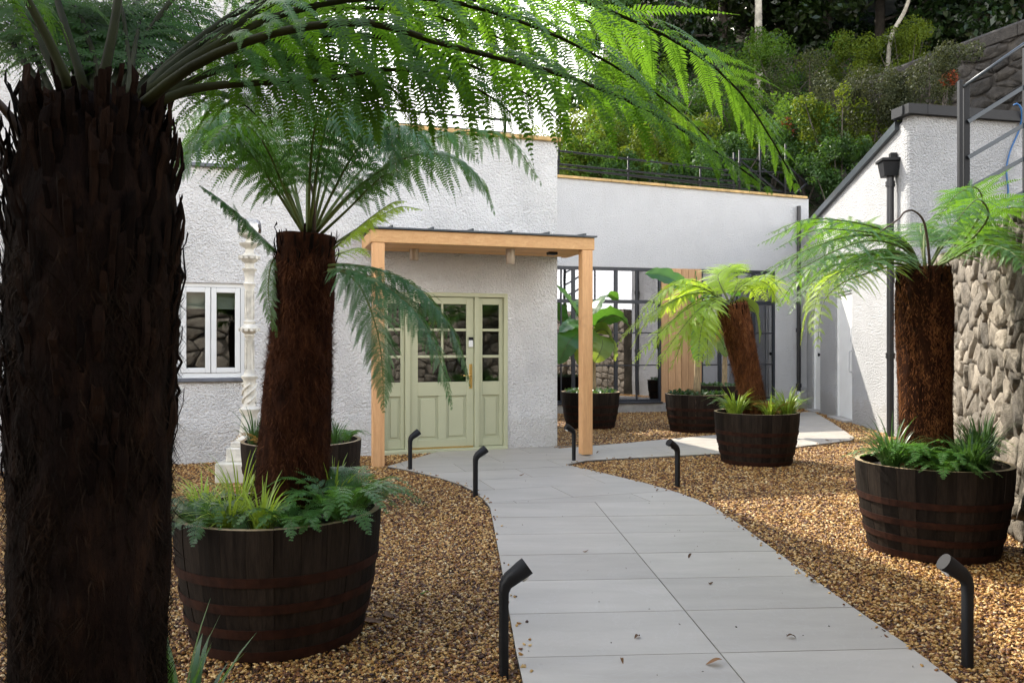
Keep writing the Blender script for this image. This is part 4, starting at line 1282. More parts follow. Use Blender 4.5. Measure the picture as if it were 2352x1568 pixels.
def trunk_tube(base, top, radii, rough, seed, nz=60, na=64, zscale=1.0, bend=None):
    base, top = np.array(base, float), np.array(top, float)
    t = np.linspace(0, 1, nz); ang = np.linspace(0, 2 * math.pi, na, endpoint=False)
    ax = (top - base); ax /= np.linalg.norm(ax)
    x = np.cross(ax, (0, 1, 0)); x /= np.linalg.norm(x); y = np.cross(ax, x)
    rr = np.interp(t, np.linspace(0, 1, len(radii)), radii)
    c = base[None] * (1 - t)[:, None] + top[None] * t[:, None]
    if bend is not None: c = c + np.array(bend)[None] * np.sin(t * math.pi)[:, None]
    P = c[:, None] + rr[:, None, None] * (np.cos(ang)[None, :, None] * x + np.sin(ang)[None, :, None] * y)
    dirn = (P - c[:, None]); dirn /= np.linalg.norm(dirn, axis=2, keepdims=True)
    S = P.copy(); S[..., 2] *= .45
    d = vnoise(S.reshape(-1, 3), 14, seed) * .5 + vnoise(S.reshape(-1, 3), 45, seed + 1) * .5
    P = P + dirn * (d.reshape(nz, na) * rough)[..., None]
    V = P.reshape(-1, 3)
    i = np.arange(nz - 1)[:, None] * na; k = np.arange(na)[None, :]
    F = np.stack([i + k, i + (k + 1) % na, i + na + (k + 1) % na, i + na + k], -1).reshape(-1, 4)
    V = np.vstack([V, c[-1] + ax * .01]); cap = np.stack([(nz - 1) * na + np.arange(na), (nz - 1) * na + (np.arange(na) + 1) % na, np.full(na, nz * na)], -1)
    return mesh_np("trunk", V, [F, cap], True), (c, rr, x, y, ax)

def fibres(info, n, lmin, lmax, wid, seed, out=.35, up=.0, zr=(0, 1), curl=.3):
    c, rr, x, y, ax = info; r = np.random.default_rng(seed)
    t = r.uniform(zr[0], zr[1], n); a = r.uniform(0, 2 * math.pi, n)
    k = t * (len(c) - 1); i = np.clip(k.astype(int), 0, len(c) - 2); w = (k - i)[:, None]
    cc = c[i] * (1 - w) + c[i + 1] * w; R = np.interp(t, np.linspace(0, 1, len(rr)), rr)
    rad = np.cos(a)[:, None] * x + np.sin(a)[:, None] * y; tan = -np.sin(a)[:, None] * x + np.cos(a)[:, None] * y
    p = cc + rad * (R - .004)[:, None]
    L = r.uniform(lmin, lmax, n)[:, None]
    s_ = np.where(r.uniform(0, 1, n) < .5 + up * .5, 1.0, -1.0)[:, None]
    d = ax[None] * s_ + rad * (np.abs(r.normal(0, out, n)))[:, None] + tan * r.normal(0, .55, n)[:, None]
    d /= np.linalg.norm(d, axis=1, keepdims=True)
    d2 = d + rad * r.normal(.0, curl, n)[:, None] + tan * r.normal(0, curl, n)[:, None]; d2 /= np.linalg.norm(d2, axis=1, keepdims=True)
    wv = np.cross(d, rad); wv /= np.linalg.norm(wv, axis=1, keepdims=True) + 1e-9
    wd = (wid * r.uniform(.5, 1.4, n))[:, None]
    mid = p + d * L * .5; tip = mid + d2 * L * .5
    V = np.stack([p - wv * wd, p + wv * wd, mid + wv * wd * .7, mid - wv * wd * .7, tip], 1).reshape(-1, 3)
    b = (np.arange(n) * 5)[:, None]
    return mesh_np("fibres", V, [b + [0, 1, 2, 3], b + [3, 2, 4]])

def stub_mesh(seed, L, w):
    r = np.random.default_rng(seed); V = []; F = []
    K = 6
    for k in range(K):
        t = k / (K - 1); ww = w * (1 - .12 * t) * (1 + r.normal(0, .06)); th = w * .24 * (1 - .4 * t)
        bow = .010 * math.sin(t * 2.4) + .02 * t * t * r.uniform(-.2, 1.2)
        for (xx, yy) in ((-ww / 2, -th * .5), (-ww * .3, th * .5), (ww * .3, th * .5), (ww / 2, -th * .5)):
            z = t * L + (r.uniform(-.02, .012) if k == K - 1 else 0)
            V.append((xx + r.normal(0, w * .02), -(yy + bow), z))
    for k in range(K - 1):
        for j in range(4): F.append((k * 4 + j, k * 4 + (j + 1) % 4, (k + 1) * 4 + (j + 1) % 4, (k + 1) * 4 + j))
    F.append((3, 2, 1, 0)); b = (K - 1) * 4; F.append((b, b + 1, b + 2, b + 3))
    me = bpy.data.meshes.new("frond_stub"); me.from_pydata(V, [], F); me.materials.append(M['stub']); me.update(); return me
STUBS = [stub_mesh(i, random.uniform(.09, .20), random.uniform(.012, .034)) for i in range(14)]
def add_stubs(parent, info, n, zr, sc, lean, seed):
    c, rr, x, y, ax = info; r = np.random.default_rng(seed)
    for k in range(n):
        t = r.uniform(*zr); a = r.uniform(0, 2 * math.pi); i = min(int(t * (len(c) - 1)), len(c) - 1)
        rad = x * math.cos(a) + y * math.sin(a); p = c[i] + rad * (rr[i] - .006)
        zax = ax + rad * r.uniform(lean * .3, lean); zax /= np.linalg.norm(zax)
        yax = -rad + ax * np.dot(rad, zax) * .5; yax -= zax * np.dot(yax, zax); yax /= np.linalg.norm(yax); xax = np.cross(yax, zax)
        o = link("frond_stub", STUBS[r.integers(len(STUBS))], None, parent)
        s_ = sc * r.uniform(.7, 1.25)
        mm = Matrix(((xax[0] * s_, yax[0] * s_, zax[0] * s_, p[0]), (xax[1] * s_, yax[1] * s_, zax[1] * s_, p[1]), (xax[2] * s_, yax[2] * s_, zax[2] * s_, p[2]), (0, 0, 0, 1)))
        o.matrix_basis = mm

def U(lst): return [W(*q) for q in lst]

# --- tree fern 1: close to the camera
tf1 = thing("tree_fern", (*T1, 0), "thick blackened tree fern trunk with long arching fronds overhead", "tree fern")
me, inf1 = trunk_tube((T1[0] - .005, T1[1], -.03), (T1[0] + .01, T1[1], 1.99), [.150, .150, .150, .150, .150, .152, .156, .160, .165, .168, .160, .118], .014, 1, nz=84)
tr1 = link("trunk", me, M['trunk_dark'], tf1)
add_stubs(tr1, inf1, 230, (.58, .93), .8, .07, 4)
add_stubs(tr1, inf1, 150, (.915, .972), .72, .13, 5)
add_stubs(tr1, inf1, 40, (.96, .99), .62, .30, 15)
o = link("fibres", fibres(inf1, 22000, .02, .085, .0018, 3, .3, 0, (0, .85)), M['fibre_dark'], tr1); props(o, kind="stuff")
o = link("hanging_roots", fibres(inf1, 260, .06, .2, .0012, 9, .16, -1, (.05, .6), .5), M['fibre_dark'], tr1); props(o, kind="stuff")
N_, SD_ = M['frond_near'], M['stalk_dark']
kw1 = dict(npin=27, npl=27, Lmax=.31, r0=.0115, plen=.028, wild=.14, rag=.15, pw=.34)
frond(tf1, U([(330, 238, 1.66), (430, 160, 1.64), (560, 98, 1.62), (700, 62, 1.62), (860, 54, 1.63), (1000, 96, 1.65), (1140, 132, 1.68), (1300, 175, 1.72), (1480, 250, 1.78), (1640, 345, 1.84), (1775, 440, 1.9)]), N_, SD_, droop=1.9, fgain=.7, s0=.14, **kw1)
frond(tf1, U([(300, 240, 1.74), (430, 148, 1.82), (560, 46, 1.92), (720, -40, 2.04), (950, -85, 2.18), (1180, -50, 2.3), (1400, 26, 2.4), (1560, 100, 2.46), (1680, 190, 2.5), (1760, 300, 2.52), (1838, 440, 2.54)]), M['frond_right'], SD_, droop=1.25, fwd=.55, fgain=.45, s0=.12, wild=.11, rag=.14, npin=38, npl=32, Lmax=.46, r0=.0135, plen=.034, pw=.34)
frond(tf1, U([(352, 243, 1.7), (440, 205, 1.74), (590, 190, 1.78), (760, 180, 1.82), (880, 160, 1.86), (1020, 175, 1.92), (1130, 225, 1.98), (1230, 310, 2.02)]), N_, SD_, droop=2.0, s0=.16, **kw1)
frond(tf1, U([(335, 238, 1.72), (440, 150, 1.8), (560, 110, 1.86), (720, 82, 1.93), (900, 90, 2.02), (1080, 150, 2.1), (1230, 230, 2.17), (1330, 330, 2.22)]), N_, SD_, droop=2.2, s0=.14, **kw1)
frond(tf1, U([(310, 238, 1.8), (420, 130, 2.0), (620, 20, 2.25), (900, -30, 2.5), (1150, 20, 2.7), (1330, 110, 2.85), (1470, 240, 2.95)]), N_, SD_, droop=1.9, s0=.14, wild=.12, rag=.14, npin=34, npl=30, Lmax=.42, r0=.0125, plen=.032, pw=.34)
# a second layer beside the long arching fronds
for q, dq, mt, L_, npn in (
        ([(315, 238, 1.76), (430, 140, 1.9), (580, 60, 2.06), (760, 20, 2.22), (960, 30, 2.38), (1140, 85, 2.52), (1300, 170, 2.64), (1430, 280, 2.74)], 2.0, N_, .36, 30),
        ([(300, 240, 1.8), (420, 120, 2.02), (580, 10, 2.28), (780, -60, 2.55), (1020, -60, 2.8), (1240, 0, 3.0), (1420, 90, 3.14), (1560, 210, 3.24)], 1.9, M['frond_right'], .44, 34),
        ([(305, 238, 1.72), (440, 140, 1.78), (600, 50, 1.86), (800, 0, 1.95), (1010, 0, 2.04), (1210, 55, 2.12), (1390, 140, 2.2), (1540, 240, 2.26), (1660, 350, 2.3)], 2.1, M['frond_right'], .38, 36),
        ([(340, 243, 1.72), (430, 190, 1.78), (540, 150, 1.85), (660, 135, 1.92), (790, 150, 2.0), (900, 205, 2.06), (970, 290, 2.1)], 2.2, N_, .28, 26)):
    frond(tf1, U(q), mt, SD_, droop=dq * .75, fwd=.5, fgain=.5, s0=.13, npin=npn, npl=28, Lmax=L_, r0=.0115, plen=.029, wild=.13, rag=.15, pw=.34)
rq = random.Random(31)
for k_ in range(9):                                  # crown filling in behind the cut top
    u0 = rq.uniform(120, 320); du = rq.uniform(-260, 240); d1 = rq.uniform(.5, 1.3)
    frond(tf1, U([(u0, 225, 1.78), (u0 + du * .25, 110, 1.82 + d1 * .3), (u0 + du * .5, rq.uniform(0, 50), 1.85 + d1 * .55), (u0 + du * .8, rq.uniform(-10, 70), 1.9 + d1 * .8), (u0 + du, rq.uniform(60, 190), 1.9 + d1)]),
          N_, SD_, droop=1.5, s0=.16, npin=24, npl=26, Lmax=.30, r0=.010, plen=.028, wild=.13, rag=.15, pw=.36)
# fronds rising and arching to the back and to the other side
frond(tf1, U([(232, 205, 1.72), (262, 60, 1.78), (285, -80, 1.9), (330, -190, 2.15), (420, -170, 2.5), (520, -40, 2.75)]), N_, SD_, droop=1.5, s0=.2, **kw1)
frond(tf1, U([(195, 205, 1.75), (150, 60, 1.85), (120, -60, 2.0), (140, -150, 2.3), (230, -110, 2.6), (320, 20, 2.8)]), N_, SD_, droop=1.5, s0=.2, **kw1)
frond(tf1, U([(160, 200, 1.68), (95, 60, 1.66), (30, -40, 1.66), (-90, -90, 1.7), (-240, 0, 1.76), (-330, 140, 1.8)]), N_, SD_, droop=1.4, s0=.2, **kw1)
frond(tf1, U([(265, 225, 1.82), (330, 120, 2.05), (390, 40, 2.35), (430, 20, 2.65), (470, 90, 2.9), (500, 190, 3.05)]), N_, SD_, droop=1.2, s0=.2, **kw1)
frond(tf1, U([(215, 215, 1.84), (215, 110, 2.1), (190, 30, 2.4), (170, 10, 2.7), (150, 90, 2.95)]), N_, SD_, droop=1.3, s0=.2, **kw1)
frond(tf1, U([(120, 235, 1.78), (60, 150, 1.95), (20, 90, 2.2), (-20, 90, 2.5), (-50, 160, 2.75)]), N_, SD_, droop=1.3, s0=.2, **kw1)
frond(tf1, U([(60, 330, 1.68), (25, 270, 1.66), (-40, 210, 1.62), (-160, 190, 1.58), (-300, 260, 1.55)]), N_, M['stalk_brown'], droop=1.2, s0=.3, **kw1)
frond(tf1, U([(330, 250, 1.80), (400, 222, 2.0), (480, 215, 2.25), (560, 240, 2.5), (620, 300, 2.7)]), N_, SD_, droop=1.1, s0=.2, **kw1)

for q in ([(250, 225, 1.84), (330, 90, 2.1), (420, -20, 2.4), (520, -40, 2.7), (610, 40, 2.95), (660, 150, 3.1)],
          [(235, 215, 1.86), (270, 90, 2.2), (320, 0, 2.55), (390, 10, 2.9), (430, 110, 3.15), (450, 220, 3.3)],
          [(205, 215, 1.86), (190, 90, 2.25), (170, 20, 2.6), (130, 40, 2.9), (100, 130, 3.1)],
          [(290, 230, 1.84), (400, 130, 2.1), (530, 60, 2.4), (650, 70, 2.65), (740, 140, 2.85), (800, 240, 3.0)],
          [(150, 215, 1.78), (70, 60, 1.95), (0, -20, 2.15), (-60, 10, 2.4), (-100, 120, 2.6)]):
    frond(tf1, U(q), N_, SD_, droop=2.2, s0=.18, **kw1)

# --- tree fern 2: leaning trunk, middle distance
tf2 = thing("tree_fern", (*T2, BH - .05), "leaning dark brown tree fern in the barrel with lime grass", "tree fern")
D2 = 4.12
b2, t2p = W(668, 1165, D2), W(706, 540, D2)
me, inf2 = trunk_tube(b2, t2p, [.180, .180, .178, .174, .170, .166, .160, .150, .148, .150, .140], .016, 5, bend=(.0, 0, 0))
tr2 = link("trunk", me, M['trunk'], tf2)
o = link("fibres", fibres(inf2, 20000, .015, .065, .0026, 13, .5, 0, (0, .93)), M['fibre'], tr2); props(o, kind="stuff")
add_stubs(tr2, inf2, 44, (.86, .97), .62, .12, 6)
n2, s2, bl2 = M['frond_mid'], M['stalk'], M['frond_blue']
k2 = dict(npin=27, npl=24, Lmax=.32, r0=.0095, s0=.20, plen=.028, pw=.34)
frond(tf2, U([(698, 535, D2), (640, 430, 4.1), (598, 350, 4.05), (545, 296, 3.95), (480, 292, 3.85), (420, 345, 3.75), (380, 420, 3.7)]), n2, s2, droop=1.8, **k2)
frond(tf2, U([(702, 535, 4.16), (668, 420, 4.3), (640, 330, 4.5), (600, 270, 4.75), (550, 260, 5.0), (490, 310, 5.2)]), n2, s2, droop=1.8, **k2)
frond(tf2, U([(706, 535, 4.2), (705, 400, 4.4), (700, 310, 4.65), (690, 250, 4.95), (670, 250, 5.2), (650, 320, 5.4)]), n2, s2, droop=1.8, **k2)
frond(tf2, U([(716, 533, 4.1), (738, 410, 4.05), (765, 312, 3.98), (812, 250, 3.9), (860, 262, 3.82), (900, 330, 3.75), (915, 420, 3.72)]), bl2, s2, droop=2.0, **k2)
frond(tf2, U([(712, 533, 4.06), (726, 400, 3.92), (748, 300, 3.75), (790, 240, 3.58), (840, 270, 3.45), (870, 360, 3.38)]), bl2, s2, droop=2.0, **k2)
frond(tf2, U([(726, 535, 4.14), (800, 455, 4.2), (880, 385, 4.28), (980, 325, 4.36), (1080, 302, 4.44), (1170, 322, 4.5), (1245, 425, 4.56)]), n2, s2, droop=2.8, **k2)
frond(tf2, U([(724, 535, 4.08), (790, 460, 4.0), (870, 395, 3.95), (960, 355, 3.9), (1040, 362, 3.86), (1100, 410, 3.84), (1137, 492, 3.82)]), n2, s2, droop=2.8, **k2)
frond(tf2, U([(735, 540, 4.1), (800, 480, 4.05), (850, 430, 3.95), (890, 400, 3.85), (930, 410, 3.78)]), n2, s2, droop=.8, npin=22, npl=14, Lmax=.13, r0=.009, s0=.35)
for q in ([(697, 535, 4.02), (636, 440, 3.9), (592, 372, 3.78), (540, 326, 3.64), (482, 320, 3.52), (430, 358, 3.44), (398, 420, 3.4)],
          [(699, 535, 4.0), (648, 420, 3.84), (612, 340, 3.66), (572, 292, 3.48), (520, 290, 3.32), (478, 336, 3.2)]):
    frond(tf2, U(q), n2, s2, droop=1.9, **k2)
br = M['frond_bright']
k2b = dict(k2, npin=30)
for q in ([(700, 535, 4.08), (655, 420, 4.0), (615, 330, 3.9), (565, 270, 3.75), (505, 262, 3.62), (450, 310, 3.5), (415, 390, 3.45)],
          [(708, 535, 4.06), (712, 400, 3.9), (722, 300, 3.7), (745, 235, 3.5), (780, 250, 3.35), (800, 330, 3.25)],
          [(722, 535, 4.18), (790, 440, 4.35), (860, 360, 4.55), (940, 310, 4.75), (1030, 310, 4.95), (1100, 370, 5.1)],
          [(720, 535, 4.1), (770, 430, 4.0), (820, 345, 3.9), (880, 295, 3.8), (950, 300, 3.72), (1005, 370, 3.66)]):
    frond(tf2, U(q), bl2 if q[0][0] > 704 else n2, s2, droop=1.9, **k2b)
for q in ([(696, 535, 4.14), (650, 430, 4.2), (606, 330, 4.3), (540, 250, 4.4), (470, 240, 4.5), (410, 300, 4.6)],
          [(700, 535, 4.2), (672, 400, 4.5), (650, 290, 4.85), (610, 220, 5.2), (560, 230, 5.5), (520, 300, 5.7)],
          [(712, 533, 4.2), (730, 390, 4.45), (745, 290, 4.75), (770, 220, 5.05), (810, 220, 5.3), (850, 290, 5.5)],
          [(718, 533, 4.12), (752, 420, 4.15), (790, 330, 4.2), (835, 270, 4.25), (885, 270, 4.3), (925, 340, 4.35), (940, 430, 4.38)]):
    frond(tf2, U(q), bl2 if q[0][0] > 710 else n2, s2, droop=1.9, **k2)
frond(tf2, U([(768, 560, 4.16), (820, 526, 4.24), (870, 498, 4.32), (920, 475, 4.4), (972, 482, 4.48)]), br, s2, droop=1.0, npin=24, npl=12, Lmax=.11, r0=.007, s0=.08, up=-.2)
frond(tf2, U([(765, 572, 4.05), (815, 530, 4.05), (865, 490, 4.06), (905, 464, 4.08), (935, 462, 4.1)]), br, s2, droop=1.0, npin=24, npl=12, Lmax=.12, r0=.007, s0=.05, up=-.2)
frond(tf2, U([(760, 590, 4.2), (790, 580, 4.35), (825, 570, 4.5), (850, 590, 4.6)]), br, s2, droop=1.0, npin=20, npl=12, Lmax=.12, r0=.007, s0=.05)
kd = dict(npin=50, npl=20, r0=.009, s0=.05, plen=.022, pw=.33)
frond(tf2, U([(755, 610, 4.02), (800, 608, 3.95), (880, 622, 3.86), (960, 664, 3.8), (1020, 730, 3.76), (1056, 800, 3.74), (1080, 888, 3.73)]), bl2, s2, droop=3.2, Lmax=.20, **kd)
frond(tf2, U([(755, 620, 3.98), (800, 620, 3.86), (870, 648, 3.76), (940, 700, 3.7), (990, 775, 3.66), (1018, 850, 3.64), (1038, 940, 3.63)]), bl2, s2, droop=3.2, Lmax=.21, **kd)
frond(tf2, U([(755, 622, 3.96), (790, 625, 3.84), (828, 660, 3.76), (858, 730, 3.7), (876, 820, 3.67), (882, 945, 3.66)]), bl2, s2, droop=1.8, Lmax=.20, side=(1, -.3, 0), **kd)
frond(tf2, U([(640, 585, 4.06), (600, 545, 4.0), (560, 505, 3.95), (510, 462, 3.92), (458, 425, 3.9)]), bl2, M['stalk_dark'], droop=2.2, Lmax=.13, npin=34, npl=12, r0=.008, s0=.05, plen=.02)
frond(tf2, U([(640, 580, 4.1), (622, 610, 4.04), (616, 670, 4.0), (624, 730, 3.98), (636, 775, 3.98)]), n2, s2, droop=1.4, Lmax=.10, npin=26, npl=12, r0=.006, s0=.05, side=(1, -.4, 0))
m = MB(); m.tube(spline(U([(722, 535, 4.05), (722, 480, 4.02), (716, 430, 4.0), (698, 398, 4.0), (668, 396, 4.0), (640, 376, 4.0), (622, 340, 4.0)]), 30), list(np.linspace(.010, .004, 30)), 6)
m.obj("curled_stalk", M['stalk_brown'], tf2, smooth=True)

# --- tree fern 3: tilted, bright, further back
tf3 = thing("tree_fern", (*T3, BH - .05), "tilted red-brown tree fern with pale lime fronds near the steel windows", "tree fern")
D3 = 10.0
me, inf3 = trunk_tube(W(1738, 955, D3), W(1681, 700, D3), [.150, .150, .152, .156, .162, .168, .175, .182, .185, .18], .016, 8)
tr3 = link("trunk", me, M['trunk_red'], tf3)
o = link("fibres", fibres(inf3, 7000, .03, .09, .005, 23, .4, .3), M['fibre_red'], tr3); props(o, kind="stuff")
add_stubs(tr3, inf3, 40, (.86, .97), .6, .15, 7)
k3 = dict(npin=27, npl=18, Lmax=.38, r0=.012, s0=.12, plen=.034, pw=.34)
for pts, dr in (
    ([(1666, 690, 10.0), (1620, 672, 9.9), (1560, 684, 9.8), (1493, 722, 9.7), (1450, 752, 9.65), (1417, 790, 9.6)], .8),
    ([(1664, 694, 9.9), (1622, 690, 9.75), (1570, 715, 9.6), (1511, 768, 9.5), (1475, 806, 9.45), (1452, 835, 9.4)], .9),
    ([(1668, 694, 9.85), (1636, 692, 9.65), (1600, 715, 9.45), (1558, 766, 9.3), (1530, 806, 9.25), (1508, 846, 9.2)], .9),
    ([(1672, 696, 9.82), (1646, 692, 9.6), (1622, 715, 9.4), (1608, 775, 9.25), (1604, 842, 9.2)], .8),
    ([(1672, 690, 10.02), (1655, 655, 10.1), (1650, 632, 10.2), (1672, 616, 10.3), (1700, 622, 10.4)], .6),
    ([(1680, 688, 10.05), (1700, 660, 10.1), (1732, 645, 10.15), (1765, 655, 10.2), (1790, 700, 10.25)], .8),
    ([(1684, 690, 10.1), (1690, 660, 10.35), (1700, 648, 10.65), (1722, 660, 10.9), (1740, 690, 11.1)], .8),
    ([(1662, 692, 10.1), (1632, 665, 10.3), (1590, 660, 10.5), (1545, 690, 10.7), (1515, 730, 10.8)], .8),
    ([(1664, 692, 9.95), (1615, 662, 9.75), (1555, 655, 9.6), (1500, 690, 9.5), (1462, 735, 9.4)], .9)):
    frond(tf3, U(pts), M['frond_bright'], M['stalk'], droop=dr, **k3)
    frond(tf3, U([(u_ + random.uniform(-4, 4) + 6 * i_, v_ - 9 * i_ + random.uniform(-3, 3) + i_ * i_ * 2.2, d_ + .12 * i_) for i_, (u_, v_, d_) in enumerate(pts)]), M['frond_bright'], M['stalk'], droop=dr, **k3)

# --- tree fern 4: stout trunk beside the stone wall
tf4 = thing("tree_fern", (*T4, BH - .05), "stout straight tree fern in front of the rubble stone wall", "tree fern")
D4 = 5.76
me, inf4 = trunk_tube(W(2128, 1068, D4), W(2120, 615, D4), [.175, .172, .172, .175, .18, .185, .190, .19, .185, .18], .013, 11)
tr4 = link("trunk", me, M['trunk'], tf4)
o = link("fibres", fibres(inf4, 12000, .02, .06, .003, 33, .35, 0), M['fibre_red'], tr4); props(o, kind="stuff")
add_stubs(tr4, inf4, 40, (.88, .97), .55, .12, 8)
k4 = dict(npin=24, npl=22, Lmax=.31, r0=.011, s0=.16, plen=.026, pw=.33)
fr4 = M['frond_right']
for pts, dr, mt in (
    ([(2112, 612, 5.76), (2085, 560, 5.7), (2020, 525, 5.62), (1935, 507, 5.52), (1850, 505, 5.45), (1760, 540, 5.4)], .9, fr4),
    ([(2112, 612, 5.72), (2075, 562, 5.6), (2000, 540, 5.45), (1920, 550, 5.3), (1830, 585, 5.2), (1745, 628, 5.12)], .9, fr4),
    ([(2110, 613, 5.8), (2060, 590, 5.85), (1985, 585, 5.95), (1900, 595, 6.05), (1840, 640, 6.1), (1800, 690, 6.15)], .9, fr4),
    ([(2110, 616, 5.66), (2050, 604, 5.5), (1985, 612, 5.35), (1920, 630, 5.25), (1880, 672, 5.2), (1862, 765, 5.18)], 1.0, M['frond_bright']),
    ([(2112, 614, 5.85), (2060, 545, 6.05), (1990, 515, 6.3), (1915, 520, 6.5), (1850, 560, 6.65)], .9, fr4),
    ([(2112, 614, 5.66), (2070, 585, 5.45), (2010, 580, 5.25), (1950, 610, 5.1), (1910, 660, 5.0)], 1.0, fr4),
    ([(2150, 612, 5.76), (2190, 575, 5.72), (2230, 530, 5.68), (2258, 470, 5.62), (2240, 430, 5.55), (2195, 450, 5.5), (2150, 505, 5.46)], .9, fr4),
    ([(2152, 613, 5.8), (2205, 560, 5.82), (2260, 500, 5.85), (2310, 458, 5.88), (2370, 455, 5.9), (2430, 500, 5.92)], 1.0, fr4),
    ([(2150, 612, 5.85), (2210, 565, 6.0), (2270, 530, 6.15), (2330, 530, 6.3), (2390, 580, 6.4)], .9, fr4),
    ([(2148, 614, 5.66), (2195, 580, 5.5), (2250, 552, 5.3), (2310, 560, 5.15), (2360, 610, 5.05)], 1.0, fr4),
    ([(2125, 610, 5.9), (2120, 555, 6.1), (2115, 520, 6.4), (2130, 515, 6.7), (2160, 545, 6.95)], .8, fr4),
    ([(2138, 610, 5.9), (2175, 550, 6.1), (2215, 520, 6.35), (2255, 530, 6.6), (2290, 575, 6.8)], .8, fr4)):
    frond(tf4, U(pts), mt, M['stalk'], droop=dr, **k4)
    frond(tf4, U([(u_ + random.uniform(-4, 4) + 3 * i_, v_ + 7 * i_ + random.uniform(-3, 3), d_ - .11 * i_) for i_, (u_, v_, d_) in enumerate(pts)]), mt, M['stalk'], droop=dr, **k4)
    frond(tf4, U([(u_ + random.uniform(-4, 4) - 4 * i_, v_ - 5 * i_ + random.uniform(-3, 3) + i_ * i_ * 2, d_ + .14 * i_) for i_, (u_, v_, d_) in enumerate(pts)]), mt, M['stalk'], droop=dr, **k4)
m = MB(); m.tube(spline(U([(2136, 612, 5.7), (2130, 550, 5.66), (2120, 505, 5.62), (2098, 484, 5.6), (2078, 487, 5.58), (2064, 503, 5.56), (2040, 520, 5.54), (2005, 545, 5.5)]), 36), list(np.linspace(.010, .005, 36)), 6)
m.obj("curled_stalk", M['stalk_brown'], tf4, smooth=True)

# ---- banana plants
def banana_leaf(parent, pts, w, mat, seed, fold=.25, twist=0.0, hang=.0):
    r = np.random.default_rng(seed); n = 26; C = spline(pts, n)
    T = np.gradient(C, axis=0); T /= np.linalg.norm(T, axis=1, keepdims=True)
    h = C[-1] - C[0]; h[2] = 0
    if np.linalg.norm(h) < .1: h = np.array([1, -.4, 0])
    side = np.cross(h, (0, 0, 1)); side /= np.linalg.norm(side)
    side = side * math.cos(twist) + np.array([0, 0, 1]) * math.sin(twist)
    V = []; t = np.linspace(0, 1, n)
    wp_ = w * np.clip(np.sin(np.clip((t - .06) / .94, 0, 1) ** .75 * math.pi) ** .55, .03, 1); wp_[t < .07] = .012; wp_[-1] = .01
    js = (-1, -.66, -.33, 0, .33, .66, 1)
    for i in range(n):
        S = side - np.dot(side, T[i]) * T[i]; S /= np.linalg.norm(S); N = np.cross(S, T[i]); N = N if N[2] > 0 else -N
        for j in js:
            ww = wp_[i] * .62 * (1 + (r.normal(0, .05) if abs(j) == 1 else 0))
            V.append(C[i] + S * j * ww + N * abs(j) * ww * fold - np.array([0, 0, 1]) * ww * j * j * hang + N * .012 * math.sin(i * 1.7 + j * 3) * abs(j))
    F = []; m_ = len(js)
    for i in range(n - 1):
        for j in range(m_ - 1): F.append((i * m_ + j, i * m_ + j + 1, (i + 1) * m_ + j + 1, (i + 1) * m_ + j))
    o = link("leaf", mesh_np("leaf", np.array(V), np.array(F), True), mat, parent)
    m = MB(); m.tube(C - np.array([0, 0, .006]), list(np.linspace(.013, .004, n)), 6); link("midrib", m.mesh("midrib", True), M['stalk'], o)

def banana(xy, stem_u, stem_v0, stem_v1, D, label, leaves, seed):
    t = thing("banana_plant", (*xy, BH - .05), label, "banana plant", "banana plants in barrels")
    m = MB(); P = spline([W(stem_u, stem_v0 + 12, D), W(stem_u + 1, (stem_v0 + stem_v1) / 2, D), W(stem_u, stem_v1, D)], 12)
    m.tube(P, list(np.linspace(.062, .03, 12) * (1 + .06 * np.sin(np.arange(12) * 2.1))), 10); m.obj("stem", M['banana_stem'], t, smooth=True)
    for k, (pts, w, mt, tw) in enumerate(leaves):
        banana_leaf(t, U([(u, v, D + dd) for (u, v, dd) in pts]), w, M[mt], seed * 20 + k, .25, tw, .15)
banana(BN1, 1361, 888, 745, 14.2, "banana plant with yellowing lower leaves behind the porch post", [
    ([(1360, 750, 0), (1340, 738, -.05), (1318, 708, -.1), (1300, 680, -.15), (1279, 656, -.2)], .40, 'banana', .75),
    ([(1360, 755, 0), (1338, 745, -.1), (1312, 746, -.25), (1286, 764, -.4)], .30, 'banana', .4),
    ([(1360, 765, 0), (1338, 762, -.2), (1312, 778, -.4), (1296, 805, -.5), (1284, 836, -.55)], .44, 'banana', .7),
    ([(1361, 752, 0), (1385, 734, -.1), (1412, 724, -.2), (1432, 734, -.25), (1446, 752, -.3)], .40, 'banana', .55),
    ([(1362, 765, 0), (1385, 755, -.1), (1400, 770, -.15), (1409, 800, -.2), (1412, 830, -.2)], .32, 'banana_old', .7),
    ([(1362, 772, 0), (1378, 770, -.25), (1384, 790, -.4), (1376, 812, -.45), (1366, 832, -.45)], .34, 'banana_old', .5),
    ([(1361, 748, 0), (1368, 715, .1), (1380, 690, .2), (1400, 676, .3), (1420, 690, .4)], .34, 'banana', .3),
    ([(1360, 760, 0), (1345, 775, -.3), (1335, 805, -.4), (1330, 838, -.4)], .26, 'banana_old', .6),
    ([(1361, 752, 0), (1352, 720, .2), (1338, 695, .4), (1322, 690, .6)], .34, 'banana', .4)], 1)
